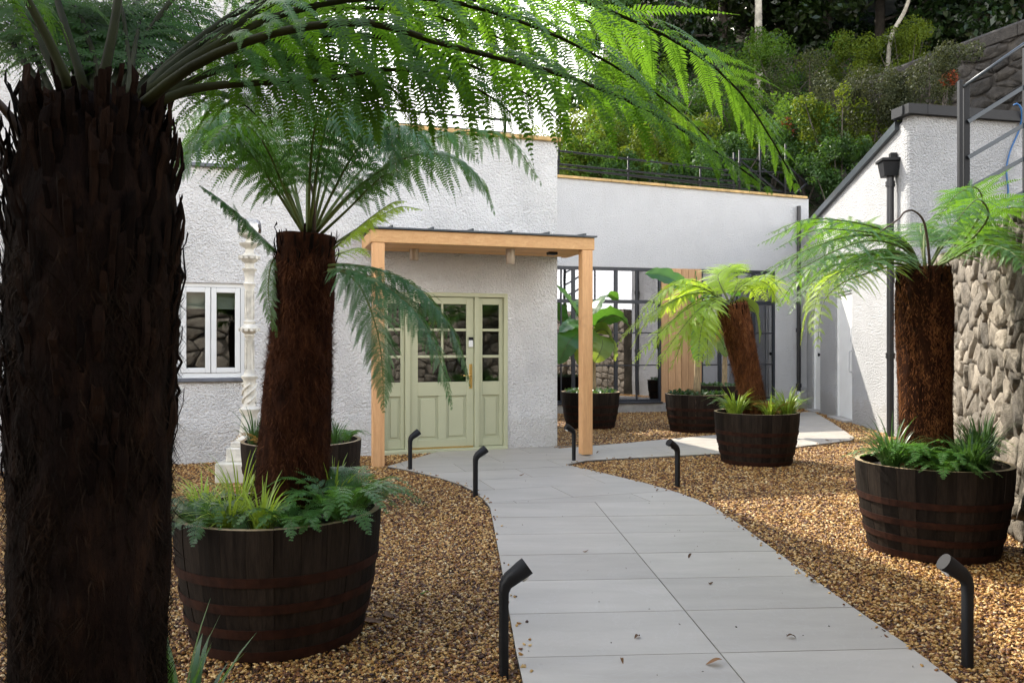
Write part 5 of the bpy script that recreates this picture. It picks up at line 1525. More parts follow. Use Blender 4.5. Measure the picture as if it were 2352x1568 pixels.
banana(BN2, 1601, 893, 720, 13.6, "banana plant with one high arching leaf in front of the cedar boards", [
    ([(1600, 735, 0), (1592, 702, 0), (1574, 668, -.05), (1545, 641, -.1), (1512, 630, -.15), (1482, 629, -.2)], .36, 'banana', 1.0),
    ([(1601, 730, 0), (1602, 700, 0), (1601, 660, .02), (1597, 622, .03)], .07, 'banana', .1),
    ([(1602, 745, 0), (1612, 740, -.1), (1632, 752, -.2), (1652, 775, -.3), (1666, 802, -.35)], .36, 'banana', .7),
    ([(1602, 745, 0), (1606, 760, -.2), (1604, 790, -.35), (1600, 830, -.4)], .24, 'banana', .5),
    ([(1601, 740, 0), (1620, 700, .1), (1642, 672, .2), (1672, 662, .3), (1700, 680, .4)], .34, 'banana', .5)], 2)
banana(BN3, 1664, 884, 740, 16.45, "banana plant with a torn drooping leaf close to the steel windows", [
    ([(1664, 750, 0), (1685, 715, -.1), (1712, 698, -.2), (1734, 715, -.25), (1742, 750, -.3), (1744, 788, -.3)], .34, 'banana_old', .7),
    ([(1664, 748, 0), (1680, 690, .05), (1705, 662, .1), (1735, 652, .1), (1765, 664, .1)], .38, 'banana', .6),
    ([(1664, 752, 0), (1660, 780, -.2), (1668, 820, -.3)], .26, 'banana_old', .4),
    ([(1664, 748, 0), (1650, 700, .1), (1628, 680, .2), (1600, 690, .3)], .34, 'banana', .5)], 3)

# ---- small planting in the barrels
def grass_clump(c, n, L, w, mat, label, seed, spread=.06, arch=1.0, name="grass_clump", cat="grass clump", bias=(0, 0)):
    r = np.random.default_rng(seed); K = 7
    a = r.uniform(0, 2 * math.pi, n); Ls = L * r.uniform(.55, 1.15, n); lean = r.uniform(.4, 1.05, n) * arch
    base = np.array(c)[None] + np.stack([np.cos(a) * r.uniform(0, spread, n), np.sin(a) * r.uniform(0, spread, n), np.full(n, -.01)], 1)
    h = np.stack([np.cos(a) + bias[0], np.sin(a) + bias[1], np.zeros(n)], 1)
    t = np.linspace(0, 1, K)
    dirs = np.array([0, 0, 1.0])[None, None] * (1 - lean[:, None, None] * 1.35 * t[None, :, None] ** 1.2) + h[:, None] * (lean[:, None, None] * (.25 + 1.0 * t[None, :, None]))
    dirs /= np.linalg.norm(dirs, axis=2, keepdims=True)
    pos = base[:, None] + np.concatenate([np.zeros((n, 1, 3)), np.cumsum(dirs[:, :-1] * (Ls / (K - 1))[:, None, None], 1)], 1)
    wv = np.cross(dirs, np.array([0, 0, 1.0])); wv /= np.linalg.norm(wv, axis=2, keepdims=True) + 1e-6
    ww = (w * r.uniform(.7, 1.3, n))[:, None, None] * (np.sin((t * .82 + .18) * math.pi) ** .6)[None, :, None]; ww[:, -1] = .0004
    V = np.stack([pos - wv * ww, pos + wv * ww], 2).reshape(-1, 3)
    F = ((np.arange(n) * K * 2)[:, None, None] + (np.arange(K - 1) * 2)[None, :, None] + np.array([0, 1, 3, 2])).reshape(-1, 4)
    o = link(name, mesh_np(name, V - np.array(c), F, True), mat, loc=tuple(c))
    return props(o, label, cat, "small plants in the barrels")

def small_fern(c, n, L, mat, label, seed, arch=.7, pin=16, npl=6, wid=.085, a0=None, asp=6.28, group="small plants in the barrels"):
    r = random.Random(seed)
    t = thing("small_fern", tuple(c), label, "fern", group)
    for k in range(n):
        a = (a0 if a0 is not None else 0) + asp * (k + r.uniform(-.3, .3)) / n; l = L * r.uniform(.7, 1.1)
        h = np.array([math.cos(a), math.sin(a), 0]); c_ = np.array(c) + h * .015
        el = r.uniform(.5, 1.1)
        pts = [c_, c_ + h * l * .22 + np.array([0, 0, l * .42 * el]), c_ + h * l * .55 + np.array([0, 0, l * .58 * el]), c_ + h * l * .95 + np.array([0, 0, l * (.58 * el - .3 * arch)])]
        frond(t, pts, mat, M['stalk'], npin=pin, npl=npl, Lmax=wid * r.uniform(.85, 1.15), r0=.003, s0=.14, droop=.35, plen=wid * .2, peak=.3)
    return t

SZ = BH - .06
def bc(T, dx, dy): return (T[0] + dx, T[1] + dy, SZ)
# barrel of tree fern 2
grass_clump(bc(T2, .02, -.36), 90, .29, .0045, M['grass_lime'], "lime striped grass clump close to the front rim of the leaning fern's barrel", 1, .05, 1.0)
grass_clump(bc(T2, -.14, -.34), 80, .28, .0045, M['grass_lime'], "low lime grass clump arching over the rim below the leaning trunk", 2, .05, 1.2)
grass_clump(bc(T2, -.40, .02), 60, .28, .0045, M['grass_lime'], "lime grass clump spilling out beside the blackened trunk", 3, .05, 1.1)
grass_clump(bc(T2, -.24, .1), 40, .36, .004, M['grass_lime'], "tall lime grass clump behind the leaning trunk", 4, .05, .8)
grass_clump(bc(T2, .27, .02), 50, .34, .0045, M['grass_lime'], "variegated cream and green grass clump beside the leaning trunk", 5, .05, .8)
small_fern(bc(T2, .34, -.18), 20, .44, M['fern_small'], "bushy green fern hanging over the barrel rim towards the gravel", 6, .8, 18, 8, .10)
small_fern(bc(T2, .16, -.36), 10, .28, M['fern_small'], "feathery fern at the front rim, gravel side of the lime grass", 10, .8, 16, 7, .085)
small_fern(bc(T2, .38, .12), 15, .40, M['fern_small'], "upright green fern on the gravel side of the leaning trunk", 7, .4, 16, 7, .09)
small_fern(bc(T2, -.25, -.32), 12, .30, M['grass_dark'], "dark green fern with one frond drooping down the barrel's front", 8, 1.1, 16, 7, .085)
small_fern(bc(T2, -.36, -.15), 12, .28, M['grass_dark'], "small dark fern close inside the rim by the blackened trunk", 9, .8, 14, 6, .08)
# barrel by the column
grass_clump(bc(BP, -.38, -.12), 46, .42, .006, M['grass_dark'], "dark strappy plant leaning out in front of the iron column", 11, .05, .9, "strappy_plant", "plant", (-.3, 0))
small_fern(bc(BP, -.25, -.25), 9, .30, M['fern_orange'], "dry russet fern in the barrel by the iron column", 12, .5, 14, 6, .07)
grass_clump(bc(BP, .30, -.1), 40, .32, .006, M['grass_dark'], "dark strappy plant in the column's barrel, porch side", 13, .06, .8, "strappy_plant", "plant")
small_fern(bc(BP, .36, .1), 9, .26, M['fern_small'], "small green fern in the column's barrel, porch side", 14, .5, 14, 6, .08)
# barrel of tree fern 4
small_fern(bc(T4, -.24, -.12), 16, .44, M['fern_small'], "yellow-green fern left of the stout trunk's foot".replace("left of", "at"), 21, .6, 16, 7, .10)
grass_clump(bc(T4, -.36, -.14), 130, .46, .005, M['grass_dark'], "dark sedge spilling over the rim on the path side", 22, .06, 1.15, "sedge_clump", "sedge", (-.2, -.1))
grass_clump(bc(T4, .08, -.34), 150, .40, .005, M['grass_dark'], "dark sedge in front of the stout trunk", 23, .07, 1.1, "sedge_clump", "sedge")
grass_clump(bc(T4, .30, -.10), 130, .42, .006, M['grass_dark'], "tufted dark sedge between stout trunk and stone wall", 24, .07, .7, "sedge_clump", "sedge")
small_fern(bc(T4, -.12, -.38), 12, .30, M['fern_small'], "low feathery fern at the front rim of the stone wall barrel", 25, .7, 14, 6, .08)
small_fern(bc(T4, -.05, -.28), 14, .36, M['fern_small'], "spreading bright fern between the two sedges before the stout trunk", 26, .7, 16, 7, .10)
small_fern(bc(T4, .36, .12), 10, .34, M['fern_small'], "green fern squeezed between barrel rim and stone wall", 27, .6, 14, 6, .09)
# barrel of tree fern 3
grass_clump(bc(T3, -.32, -.2), 110, .42, .008, M['grass_lime'], "bright lime grass on the bollard side of the tilted fern's barrel", 31, .08, 1.2)
grass_clump(bc(T3, .32, -.18), 110, .44, .008, M['grass_lime'], "bright lime grass on the ramp side of the tilted fern's barrel", 32, .08, 1.1)
grass_clump(bc(T3, .05, -.36), 80, .34, .007, M['grass_lime'], "short lime grass at the front rim of the tilted fern's barrel", 33, .07, 1.1)
small_fern(bc(T3, .12, -.26), 5, .36, M['fern_orange'], "upright orange fern frond tuft beside the tilted trunk", 34, .2, 14, 5, .11)
small_fern(bc(T3, .34, .06), 9, .38, M['fern_small'], "green fern on the outbuilding side of the tilted trunk", 35, .5, 14, 5, .11)
small_fern(bc(T3, -.28, .08), 9, .38, M['fern_small'], "green fern on the porch side of the tilted trunk", 36, .5, 14, 5, .11)
# low ground cover in the banana barrels
def groundcover(T, n, seed, label, mat):
    r = np.random.default_rng(seed); a = r.uniform(0, 6.28, n); q = .46 * np.sqrt(r.uniform(0, 1, n))
    P = np.stack([T[0] + q * np.cos(a), T[1] + q * np.sin(a), SZ + r.uniform(.0, .11, n)], 1)
    V, F = leaf_quads(P, .035, r, np.array([0, 0, 1.0]))
    o = link("ground_cover", mesh_np("ground_cover", V, F), mat); props(o, label, "ground cover", "ground cover in the banana barrels", kind="stuff")
def leaf_quads(P, size, r, bias, asp=.55, spread=.8):
    n = len(P); nn = np.asarray(bias) + r.normal(0, spread, (n, 3)); nn /= np.linalg.norm(nn, axis=1, keepdims=True)
    a = np.cross(nn, r.normal(size=(n, 3))); a /= np.linalg.norm(a, axis=1, keepdims=True); b = np.cross(nn, a)
    s_ = (size * r.uniform(.6, 1.3, n))[:, None]
    V = np.stack([P - a * s_, P + b * s_ * asp + nn * s_ * .12, P + a * s_, P - b * s_ * asp + nn * s_ * .12], 1).reshape(-1, 3)
    F = (np.arange(n) * 4)[:, None] + np.array([0, 1, 2, 3])
    return V, F
groundcover(BN1, 420, 1, "low leafy ground cover under the banana behind the porch post", M['grass_dark'])
groundcover(BN2, 520, 2, "low leafy ground cover under the banana by the cedar boards", M['ivy'])
groundcover(BN3, 300, 3, "low leafy ground cover under the banana by the steel windows", M['grass_dark'])
# barrel 1: only its tallest leaves reach into the frame
grass_clump((-1.10, 2.74, .0), 30, .50, .010, M['grass_dark'], "broad grey-green strap leaves at the foot of the blackened trunk", 41, .04, .9, "strap_leaf_plant", "plant", (.4, 0))
grass_clump((-1.18, 2.80, .0), 14, .52, .009, M['grass_dark'], "upright strap leaves rising beside the blackened trunk", 42, .04, .45, "strap_leaf_plant", "plant", (.2, 0))
small_fern((-.80, 2.62, .0), 9, .52, M['fern_olive'], "olive brown fern tips in gravel by the blackened fern", 43, .7, 12, 6, .13, a0=0, asp=6.28)

# ================================================================== HILLSIDE
def hz_(x, y):
    x = np.asarray(x, float); y = np.asarray(y, float)
    base = np.clip((y - 20.2) * .78, 0, 40)
    base = np.where(y > 20.2, 3.8 + base, 3.8 - (20.2 - y) * .2)
    k = np.clip((x - .5 - (y - 22) * .10) / 4.5, 0, 1); k = k * k * (3 - 2 * k)
    return base * k - .5 * (1 - k) + .25 * np.sin(x * 1.3) * np.cos(y * .9) * k
nx, ny = 70, 60
gx, gy = np.meshgrid(np.linspace(-12, 60, nx), np.linspace(19.6, 75, ny))
Vh = np.stack([gx.ravel(), gy.ravel(), hz_(gx.ravel(), gy.ravel())], 1)
ii = np.arange(ny - 1)[:, None] * nx; kk = np.arange(nx - 1)[None]
o = link("hillside", mesh_np("hillside", Vh, np.stack([ii + kk, ii + kk + 1, ii + nx + kk + 1, ii + nx + kk], -1).reshape(-1, 4), True), M['earth']); props(o, kind="structure")

def cloud(clusters, n, size, seed, shell=.45, up=.5, asp=.5):
    r = np.random.default_rng(seed); C = np.array([c for c, _ in clusters], float); R = np.array([q for _, q in clusters], float)
    wgt = (R[:, 0] * R[:, 1] + R[:, 0] * R[:, 2]); k = r.choice(len(C), n, p=wgt / wgt.sum())
    d = r.normal(size=(n, 3)); d /= np.linalg.norm(d, axis=1, keepdims=True)
    rad = (shell + (1 - shell) * r.uniform(0, 1, n) ** .5) * (1 + .22 * vnoise(d * 1.0 + k[:, None], 5, seed))
    P = C[k] + d * R[k] * rad[:, None]
    V, F = leaf_quads(P, size, r, d * .7 + np.array([0, 0, up]), asp)
    return V, F

def shrub(u, v, D, r, label, mat, seed, n=4200, size=.055, squash=.8, accent=None):
    c = W(u, v, D); rr = random.Random(seed)
    g = float(hz_(c[0], c[1])); g = min(g, c[2] - .2)
    t = thing("shrub", (c[0], c[1], g), label, "shrub", "shrubs on the bank")
    cl = []
    for k in range(24):
        a = rr.uniform(0, 6.28); q = r * rr.uniform(.1, 1.15)
        cl.append(((c[0] + q * math.cos(a), c[1] + q * math.sin(a) * .8, c[2] + rr.uniform(-.75, .7) * r * squash), tuple(r * rr.uniform(.14, .36) * s_ for s_ in (1, 1, 1.1))))
    V, F = cloud(cl, n, size, seed)
    link("foliage", mesh_np("foliage", V, F), M[mat], t)
    if accent:
        V, F = cloud([cl[0]], 240, size, seed + 1); link("red_shoots", mesh_np("red_shoots", V, F), M[accent], t)
    m = MB()
    for k in range(5):
        q = cl[k][0]; m.tube(spline([(c[0] + rr.uniform(-.1, .1), c[1], g - .1), ((c[0] + q[0]) / 2, (c[1] + q[1]) / 2, (g + q[2]) / 2 + .1), q], 6), list(np.linspace(.035, .012, 6)), 5)
    m.obj("stems", M['bark'], t)
SH = [(1285, 372, 22.0, 1.1, "pale green shrub at the porch end of the terrace railing", 'shrub_c'),
      (1350, 395, 21.6, 1.0, "low green shrub behind the lower terrace rails", 'shrub_a'),
      (1425, 405, 21.4, .9, "small dark shrub behind the lower terrace rails", 'shrub_b'),
      (1440, 200, 26.5, 1.7, "big loose shrub at the open sky end of the bank", 'shrub_a'),
      (1320, 330, 22.5, 1.25, "sunlit bright green shrub next to the porch end of the bank", 'shrub_c'),
      (1400, 300, 23.5, 1.4, "light green rounded shrub above the terrace railing's start", 'shrub_a'),
      (1480, 350, 22.0, 1.2, "low leafy shrub close behind the terrace railing", 'shrub_c'),
      (1510, 265, 24.5, 1.5, "dense green shrub half hidden by the big overhead frond", 'shrub_b'),
      (1590, 320, 23.0, 1.35, "yellow-green shrub behind the tip of the overhead frond", 'shrub_c'),
      (1600, 400, 21.5, 1.0, "dark ivy-like shrub just above the terrace coping", 'shrub_b'),
      (1680, 370, 22.0, 1.25, "leafy shrub behind the scaffold tubes", 'shrub_b'),
      (1700, 260, 25.0, 1.4, "mid green shrub at the foot of the ivy covered trunk", 'shrub_a'),
      (1770, 330, 22.8, 1.35, "fresh green shrub above the scaffold uprights", 'shrub_a'),
      (1790, 170, 27.5, 1.9, "tall pale green laurel standing against the dark wood", 'shrub_a'),
      (1860, 200, 26.0, 1.4, "grey-green twiggy shrub at the low end of the hillside wall", 'shrub_d'),
      (1850, 330, 22.3, 1.25, "green shrub with a few red shoots above the sloping roof edge", 'shrub_b'),
      (1930, 300, 21.5, 1.3, "yellowish shrub leaning over the outbuilding roof", 'shrub_c'),
      (1925, 385, 20.8, 1.0, "dark shrub tucked behind the sloping roof edge", 'shrub_b'),
      (1990, 240, 21.8, 1.25, "brown-green shrub crossing the hillside wall", 'shrub_d'),
      (2060, 215, 21.0, 1.1, "dull twiggy shrub above the black fascia", 'shrub_d'),
      (2140, 180, 20.6, 1.0, "reddish brown shrub hanging on the hillside wall", 'shrub_d'),
      (1960, 140, 27.5, 1.5, "olive shrub in front of the wood, above the hillside wall", 'shrub_c'),
      (2080, 110, 27.0, 1.3, "yellow-green shrub beside the bent pale trunk", 'shrub_c')]
for k, (u, v, D, r, lab, mt) in enumerate(SH):
    shrub(u, v, D, r, lab, mt, 50 + k, int(3200 + 2200 * r), .05 if mt != 'shrub_d' else .04, accent='shrub_red' if k in (15, 20) else None)
# undergrowth over the whole bank: one mass
r = np.random.default_rng(77); n = 42000
x = r.uniform(-.5, 26, n); y = 20.2 + 16 * r.uniform(0, 1, n) ** 1.3
P = np.stack([x, y, hz_(x, y) + .45 * np.abs(vnoise(np.stack([x, y, x * 0], 1), 2.2, 5)) * r.uniform(.2, 1.1, n)], 1)
P = P[hz_(x, y) > 1.0]
V, F = leaf_quads(P, .085, r, np.array([-.2, -.5, .8]))
o = link("undergrowth", mesh_np("undergrowth", V, F), M['ivy']); props(o, "dark ivy and weeds covering the bank", "undergrowth", kind="stuff")

# hillside retaining wall
H0, H1 = np.array([9.4, 27.2]), np.array([19.5, 15.4]); eh = (H1 - H0) / np.linalg.norm(H1 - H0)
FH = Face(H0, eh, (eh[1], -eh[0]) if -eh[0] < 0 else (-eh[1], eh[0]))
if FH.n[1] > 0: FH.n = -FH.n
LH = np.linalg.norm(H1 - H0)
hw = thing("hillside_wall", (*H0, 6), "old grey stone retaining wall rising across the wooded bank", "wall")
def htop(s): return 9.45 + .115 * s
nseg = 24
m = MB()
for k in range(nseg):
    a, b = LH * k / nseg, LH * (k + 1) / nseg
    p = [FH.P(a, 3.0, 0), FH.P(b, 3.0, 0), FH.P(b, htop(b), 0), FH.P(a, htop(a), 0)]
    m.add(p, [(0, 1, 2, 3)]); p2 = [FH.P(a, 3, -.6), FH.P(b, 3, -.6), FH.P(b, htop(b), -.6), FH.P(a, htop(a), -.6)]
    m.add(p2, [(3, 2, 1, 0)]); m.add([p[3], p[2], p2[2], p2[3]], [(0, 1, 2, 3)])
m.obj("wall_core", M['hill_stone'], hw)
rs = np.random.default_rng(15)
cells = voronoi_stones(LH, 3.6, .52, .34, 8)
Vf, Ff, Tf = [], [], []
for c in cells:
    sm = c.mean(0)[0]; q = FH.P(sm, 0); uu = CU + q[0] / q[1] * FPX
    V, F, T = stone_mesh(c, lambda s_, z_, o_: FH.P(s_, htop(s_) - .34 - z_, o_), rs, .02, .10)
    F = [f[::-1] for f in F]; T = [f[::-1] for f in T]
    vv = HV - (htop(sm) - .34 - c.mean(0)[1] - CAMH) / q[1] * FPX
    if uu < 2400 and vv < 330:
        link("stone", mesh_np("stone", np.array(V), [np.array(F), np.array(T)], True), M['hill_stone'], hw)
for k in range(9):
    a, b = LH * k / 9, LH * (k + 1) / 9 - .004; m = MB(); h = 0.0
    p = [FH.P(x_, htop(x_) + z_ + h, o_) for (z_, o_) in ((-.34, .1), (.0, .1), (.10, -.05), (.10, -.45), (0, -.65), (-.34, -.65)) for x_ in (a, b)]
    m.add(p, [(0, 1, 3, 2), (2, 3, 5, 4), (4, 5, 7, 6), (6, 7, 9, 8), (8, 9, 11, 10), (10, 11, 1, 0), (0, 2, 4, 6, 8, 10), (11, 9, 7, 5, 3, 1)])
    m.obj("coping_stone", M['hill_stone'], hw, bevel=.02)

# wood
def tree(u, D, ztop, rcrown, label, mat, seed, n=9000, size=.14, trunk_r=.2, lean=0.0, bark='bark', zlow=None, low=.25, visible_trunk=None, cat_group="trees of the dark wood"):
    rr = random.Random(seed); X = (u - CU) / FPX * D; g = float(hz_(X, D))
    t = thing("woodland_tree", (X, D, g - .2), label, "tree", cat_group)
    H = ztop - g; zl = zlow if zlow is not None else g + H * low
    P = spline([(X, D, g - .3), (X + lean * .3, D, g + H * .35), (X + lean * .8 + rr.uniform(-.3, .3), D + .2, g + H * .65), (X + lean, D, ztop - .5)], 14)
    m = MB(); m.tube(P, list(np.linspace(trunk_r, trunk_r * .2, 14)), 9); tk = m.obj("trunk", M[bark], t, smooth=True)
    cl = []
    m = MB()
    for k in range(26):
        z = zl + (ztop - zl) * rr.uniform(.0, 1.0); f = (z - zl) / (ztop - zl + 1e-6)
        q = rcrown * (1.0 - .5 * f ** 2) * math.sqrt(rr.uniform(.02, 1)); a = rr.uniform(0, 6.28)
        cx_ = np.interp(z, P[:, 2], P[:, 0]); cc = (cx_ + q * math.cos(a), D + q * math.sin(a), z)
        rad = rcrown * rr.uniform(.2, .36); cl.append((cc, (rad, rad, rad * .75)))
        if k < 14:
            i = int(np.argmin(np.abs(P[:, 2] - (z - .25 * q)))); m.tube(spline([P[i], (P[i] + np.array(cc)) / 2 + np.array([0, 0, .15]), cc], 6), list(np.linspace(trunk_r * .35, .02, 6)), 5)
    m.obj("limbs", M[bark], t, smooth=True)
    V, F = cloud(cl, n, size, seed, .3)
    link("crown", mesh_np("crown", V, F), M[mat], t)
    return t, P
TR = [(1428, 29, 14.5, 2.3, "small loose tree at the very edge of the wood", 'shrub_b', 6000, 1.0),
      (1475, 34, 21, 3.0, "dark evergreen tree at the sky edge of the wood", 'wood_leaf', 7000, 2.2),
      (1560, 31, 22, 3.2, "dark glossy evergreen behind the overhead frond", 'wood_leaf', 11000, 2.0),
      (1660, 33, 23, 3.4, "dense dark tree beside the ivy covered trunk", 'wood_leaf2', 11000, 2.0),
      (1790, 34, 24, 3.6, "dense dark tree behind the pale laurel", 'wood_leaf', 11000, 2.0),
      (1900, 33, 24, 3.6, "shaded evergreen behind the start of the hillside wall", 'wood_leaf2', 11000, 2.0),
      (2020, 32, 24, 3.5, "shaded tree behind the bent pale trunk", 'wood_leaf', 11000, 2.0),
      (2130, 31, 24, 3.5, "dark leafy tree above the hillside wall", 'wood_leaf2', 11000, 2.0),
      (2240, 30, 24, 3.4, "dark tree with a black trunk above the hillside wall", 'wood_leaf', 11000, 2.0),
      (2350, 29, 24, 3.4, "dark tree above the highest part of the hillside wall", 'wood_leaf', 10000, 2.0),
      (1700, 37, 22, 3.6, "shaded tree just behind the ivy covered trunk", 'wood_leaf', 8000, .4),
      (1850, 37, 23, 3.6, "shaded tree filling the gap behind the laurel", 'wood_leaf', 8000, .4),
      (2185, 35, 23, 3.4, "shaded tree filling the gap above the hillside wall", 'wood_leaf', 8000, .4),
      (2305, 34, 23, 3.4, "shaded tree behind the top of the hillside wall", 'wood_leaf', 8000, .4),
      (1610, 42, 28, 4.0, "tall shaded tree deep in the wood behind the sky edge", 'wood_leaf', 8000, 2.0),
      (1760, 43, 29, 4.4, "tall shaded tree deep in the wood behind the ivy trunk", 'wood_leaf', 8000, 2.0),
      (1930, 43, 29, 4.4, "tall shaded tree deep in the wood behind the laurel", 'wood_leaf', 8000, 2.0),
      (2090, 42, 29, 4.4, "tall shaded tree deep in the wood behind the bent trunk", 'wood_leaf', 8000, 2.0),
      (2260, 40, 29, 4.4, "tall shaded tree deep in the wood behind the hillside wall", 'wood_leaf', 8000, 2.0)]
for k, (u, D, zt, rc_, lab, mt, n, lw) in enumerate(TR):
    X = (u - CU) / FPX * D; g = float(hz_(X, D))
    tree(u, D, zt, rc_, lab, mt, 200 + k, n, .15 if D < 38 else .2, .22, 0, 'bark', zlow=max(g, 6.5) + .2 * lw)
# ivy covered pale trunk and bent birch-like trunk
t, P = tree(1742, 28, 20, 2.4, "slender pale trunk wrapped in ivy rising out of the shrubs", 'wood_leaf2', 300, 4000, .13, .17, 0, 'bark_pale', zlow=14.5)
r = np.random.default_rng(301); z = r.uniform(6.5, 12.5, 2600); a = r.uniform(0, 6.28, 2600); q = .19 + .07 * r.uniform(0, 1, 2600)
xx = np.interp(z, P[:, 2], P[:, 0]); yy = np.interp(z, P[:, 2], P[:, 1])
V, F = leaf_quads(np.stack([xx + q * np.cos(a), yy + q * np.sin(a), z], 1), .06, r, np.array([0, -.4, .2]))
link("ivy", mesh_np("ivy", V, F), M['shrub_a'], t)
bt = thing("bent_tree", W(2035, 190, 27.5), "thin pale trunk bending sideways in front of the dark wood", "tree")
Pb = spline(U([(2036, 260, 27.5), (2040, 150, 27.5), (2043, 105, 27.4), (2052, 72, 27.3), (2076, 30, 27.2), (2090, -10, 27.0), (2100, -70, 27)]), 24)
m = MB(); m.tube(Pb, list(np.linspace(.10, .05, 24)), 9); m.obj("trunk", M['bark_pale'], bt, smooth=True)
cl = [((Pb[-1][0] + random.uniform(-1, 1), Pb[-1][1] + random.uniform(-1, 1), Pb[-1][2] + random.uniform(0, 2)), (.8, .8, .6)) for _ in range(6)]
V, F = cloud(cl, 2200, .12, 310); link("crown", mesh_np("crown", V, F), M['wood_leaf2'], bt)

# ---- what stands behind the camera and shows in the glass: a stone wall with trees over it
bw0, bw1 = np.array([9.5, -3.4]), np.array([-11.0, -4.6]); eb = (bw1 - bw0) / np.linalg.norm(bw1 - bw0)
FB = Face(bw0, eb, (-eb[1], eb[0]) if eb[0] > 0 else (eb[1], -eb[0]))
if FB.n[1] < 0: FB.n = -FB.n
LB = np.linalg.norm(bw1 - bw0)
gw = thing("garden_wall", (*bw0, 0), "tall rubble stone wall closing the courtyard opposite the green door", "wall")
m = MB(); FB.box(m, 0, LB, -.05, 3.4, -.6, 0); m.obj("mortar_core", M['mortar'], gw)
Vf, Ff, Tf = [], [], []
for c in voronoi_stones(LB, 3.4, .5, .36, 21):
    V, F, T = stone_mesh(c, lambda s_, z_, o_: FB.P(s_, z_, o_), rs, .012, .07)
    o_ = len(Vf); Vf += V; Ff += [tuple(i + o_ for i in f) for f in F]; Tf += [tuple(i + o_ for i in f) for f in T]
o = link("stones", mesh_np("stones", np.array(Vf), [np.array(Ff), np.array(Tf)]), M['stone'], gw); props(o, kind="stuff")
for k, (x_, y_, zt, rc_) in enumerate(((-8.5, -7.5, 7.2, 2.4), (-4, -8, 7.6, 2.5), (.5, -7.6, 7.0, 2.4), (5, -8, 7.4, 2.5), (9.5, -7, 7.0, 2.4))):
    t = thing("courtyard_tree", (x_, y_, 0), ("leafy tree over the courtyard wall, " + ("at its far window end", "near its window end", "opposite the green door", "near its barrel end", "at its far barrel end")[k]), "tree", "trees over the courtyard wall")
    m = MB(); m.tube([(x_, y_, -.05), (x_ + .1, y_, 3), (x_, y_ + .1, zt - 1)], [.2, .15, .05], 9); m.obj("trunk", M['bark'], t, smooth=True)
    rr = random.Random(k); cl = []
    for j in range(20): cl.append(((x_ + rr.uniform(-1, 1) * rc_ * .8, y_ + rr.uniform(-1, 1) * rc_ * .6, rr.uniform(3.4, zt)), (rc_ * .36,) * 3))
    V, F = cloud(cl, 5000, .2, 400 + k, .2); link("crown", mesh_np("crown", V, F), M['wood_leaf2'], t)

# ================================================================== GRAVEL (instanced pebbles) AND LITTER
def gravel_points():
    r = np.random.default_rng(5); out = []
    for (y0, y1, dens, sc) in ((1.9, 4.2, 5600, 1.0), (4.2, 6.5, 5200, 1.02), (6.5, 10.5, 2800, 1.3), (10.5, 18.6, 1500, 1.7)):
        A = (y1 - y0) * 16; n = int(A * dens)
        P = np.stack([r.uniform(-7, 9, n), r.uniform(y0, y1, n)], 1)
        u = P[:, 0] / P[:, 1]
        P = P[(u > -.76) & (u < .76)]
        P = P[~inside(P, OUT)]
        k = FD.n @ (P - C0).T; P = P[(k > .02) | ((P[:, 0] - C0[0]) * .95 + (P[:, 1] - C0[1]) * .31 > .02)]
        k = FW.n @ (P - FW.O).T; P = P[k > .03]
        k = FR.n @ (P - A_).T; P = P[k > .03]
        k = FS.n @ (P - S0).T; P = P[k > .0]
        for b in BARRELS: P = P[np.linalg.norm(P - np.array(b), axis=1) > .40]
        out.append(np.column_stack([P, r.uniform(-.006, .010, len(P)) + .004 * (sc - 1), np.full(len(P), sc)]))
    # a few stones kicked onto the edge of the paving
    n = 420; k = r.integers(0, len(OUT), n); t = r.uniform(0, 1, n)[:, None]
    E0 = OUT[k] * (1 - t) + OUT[(k + 1) % len(OUT)] * t
    E0 = E0 + r.normal(0, .035, (n, 2)); E0 = E0[inside(E0, OUT) & (E0[:, 1] > 2.5)]
    out.append(np.column_stack([E0, np.full(len(E0), PZ + .004), np.full(len(E0), 1.0)]))
    return np.concatenate(out)

A_ = np.array([6.08, 12.3])
GP = gravel_points()
me = bpy.data.meshes.new("gravel"); me.vertices.add(len(GP)); me.vertices.foreach_set("co", GP[:, :3].astype(np.float32).ravel())
at = me.attributes.new("psize", 'FLOAT', 'POINT'); at.data.foreach_set("value", GP[:, 3].astype(np.float32)); me.update()
gro = link("gravel", me, None); props(gro, "golden brown gravel spread over the beds beside the path", "gravel", kind="stuff")
ng = bpy.data.node_groups.new("gravel_nodes", 'GeometryNodeTree')
ng.interface.new_socket("Geometry", in_out='INPUT', socket_type='NodeSocketGeometry'); ng.interface.new_socket("Geometry", in_out='OUTPUT', socket_type='NodeSocketGeometry')
N = ng.nodes; Lk = ng.links.new
gi = N.new('NodeGroupInput'); go = N.new('NodeGroupOutput')
ico = N.new('GeometryNodeMeshIcoSphere'); ico.inputs['Radius'].default_value = .0078; ico.inputs['Subdivisions'].default_value = 2
nt_ = N.new('ShaderNodeTexNoise'); nt_.inputs['Scale'].default_value = 95; nt_.inputs['Detail'].default_value = 1
vsub = N.new('ShaderNodeVectorMath'); vsub.operation = 'SUBTRACT'; vsub.inputs[1].default_value = (.5, .5, .5); Lk(nt_.outputs['Color'], vsub.inputs[0])
vsc = N.new('ShaderNodeVectorMath'); vsc.operation = 'SCALE'; vsc.inputs['Scale'].default_value = .017; Lk(vsub.outputs[0], vsc.inputs[0])
sp_ = N.new('GeometryNodeSetPosition'); Lk(ico.outputs['Mesh'], sp_.inputs['Geometry']); Lk(vsc.outputs[0], sp_.inputs['Offset'])
sm_ = N.new('GeometryNodeSetMaterial'); sm_.inputs['Material'].default_value = M['pebble']; Lk(sp_.outputs[0], sm_.inputs['Geometry'])
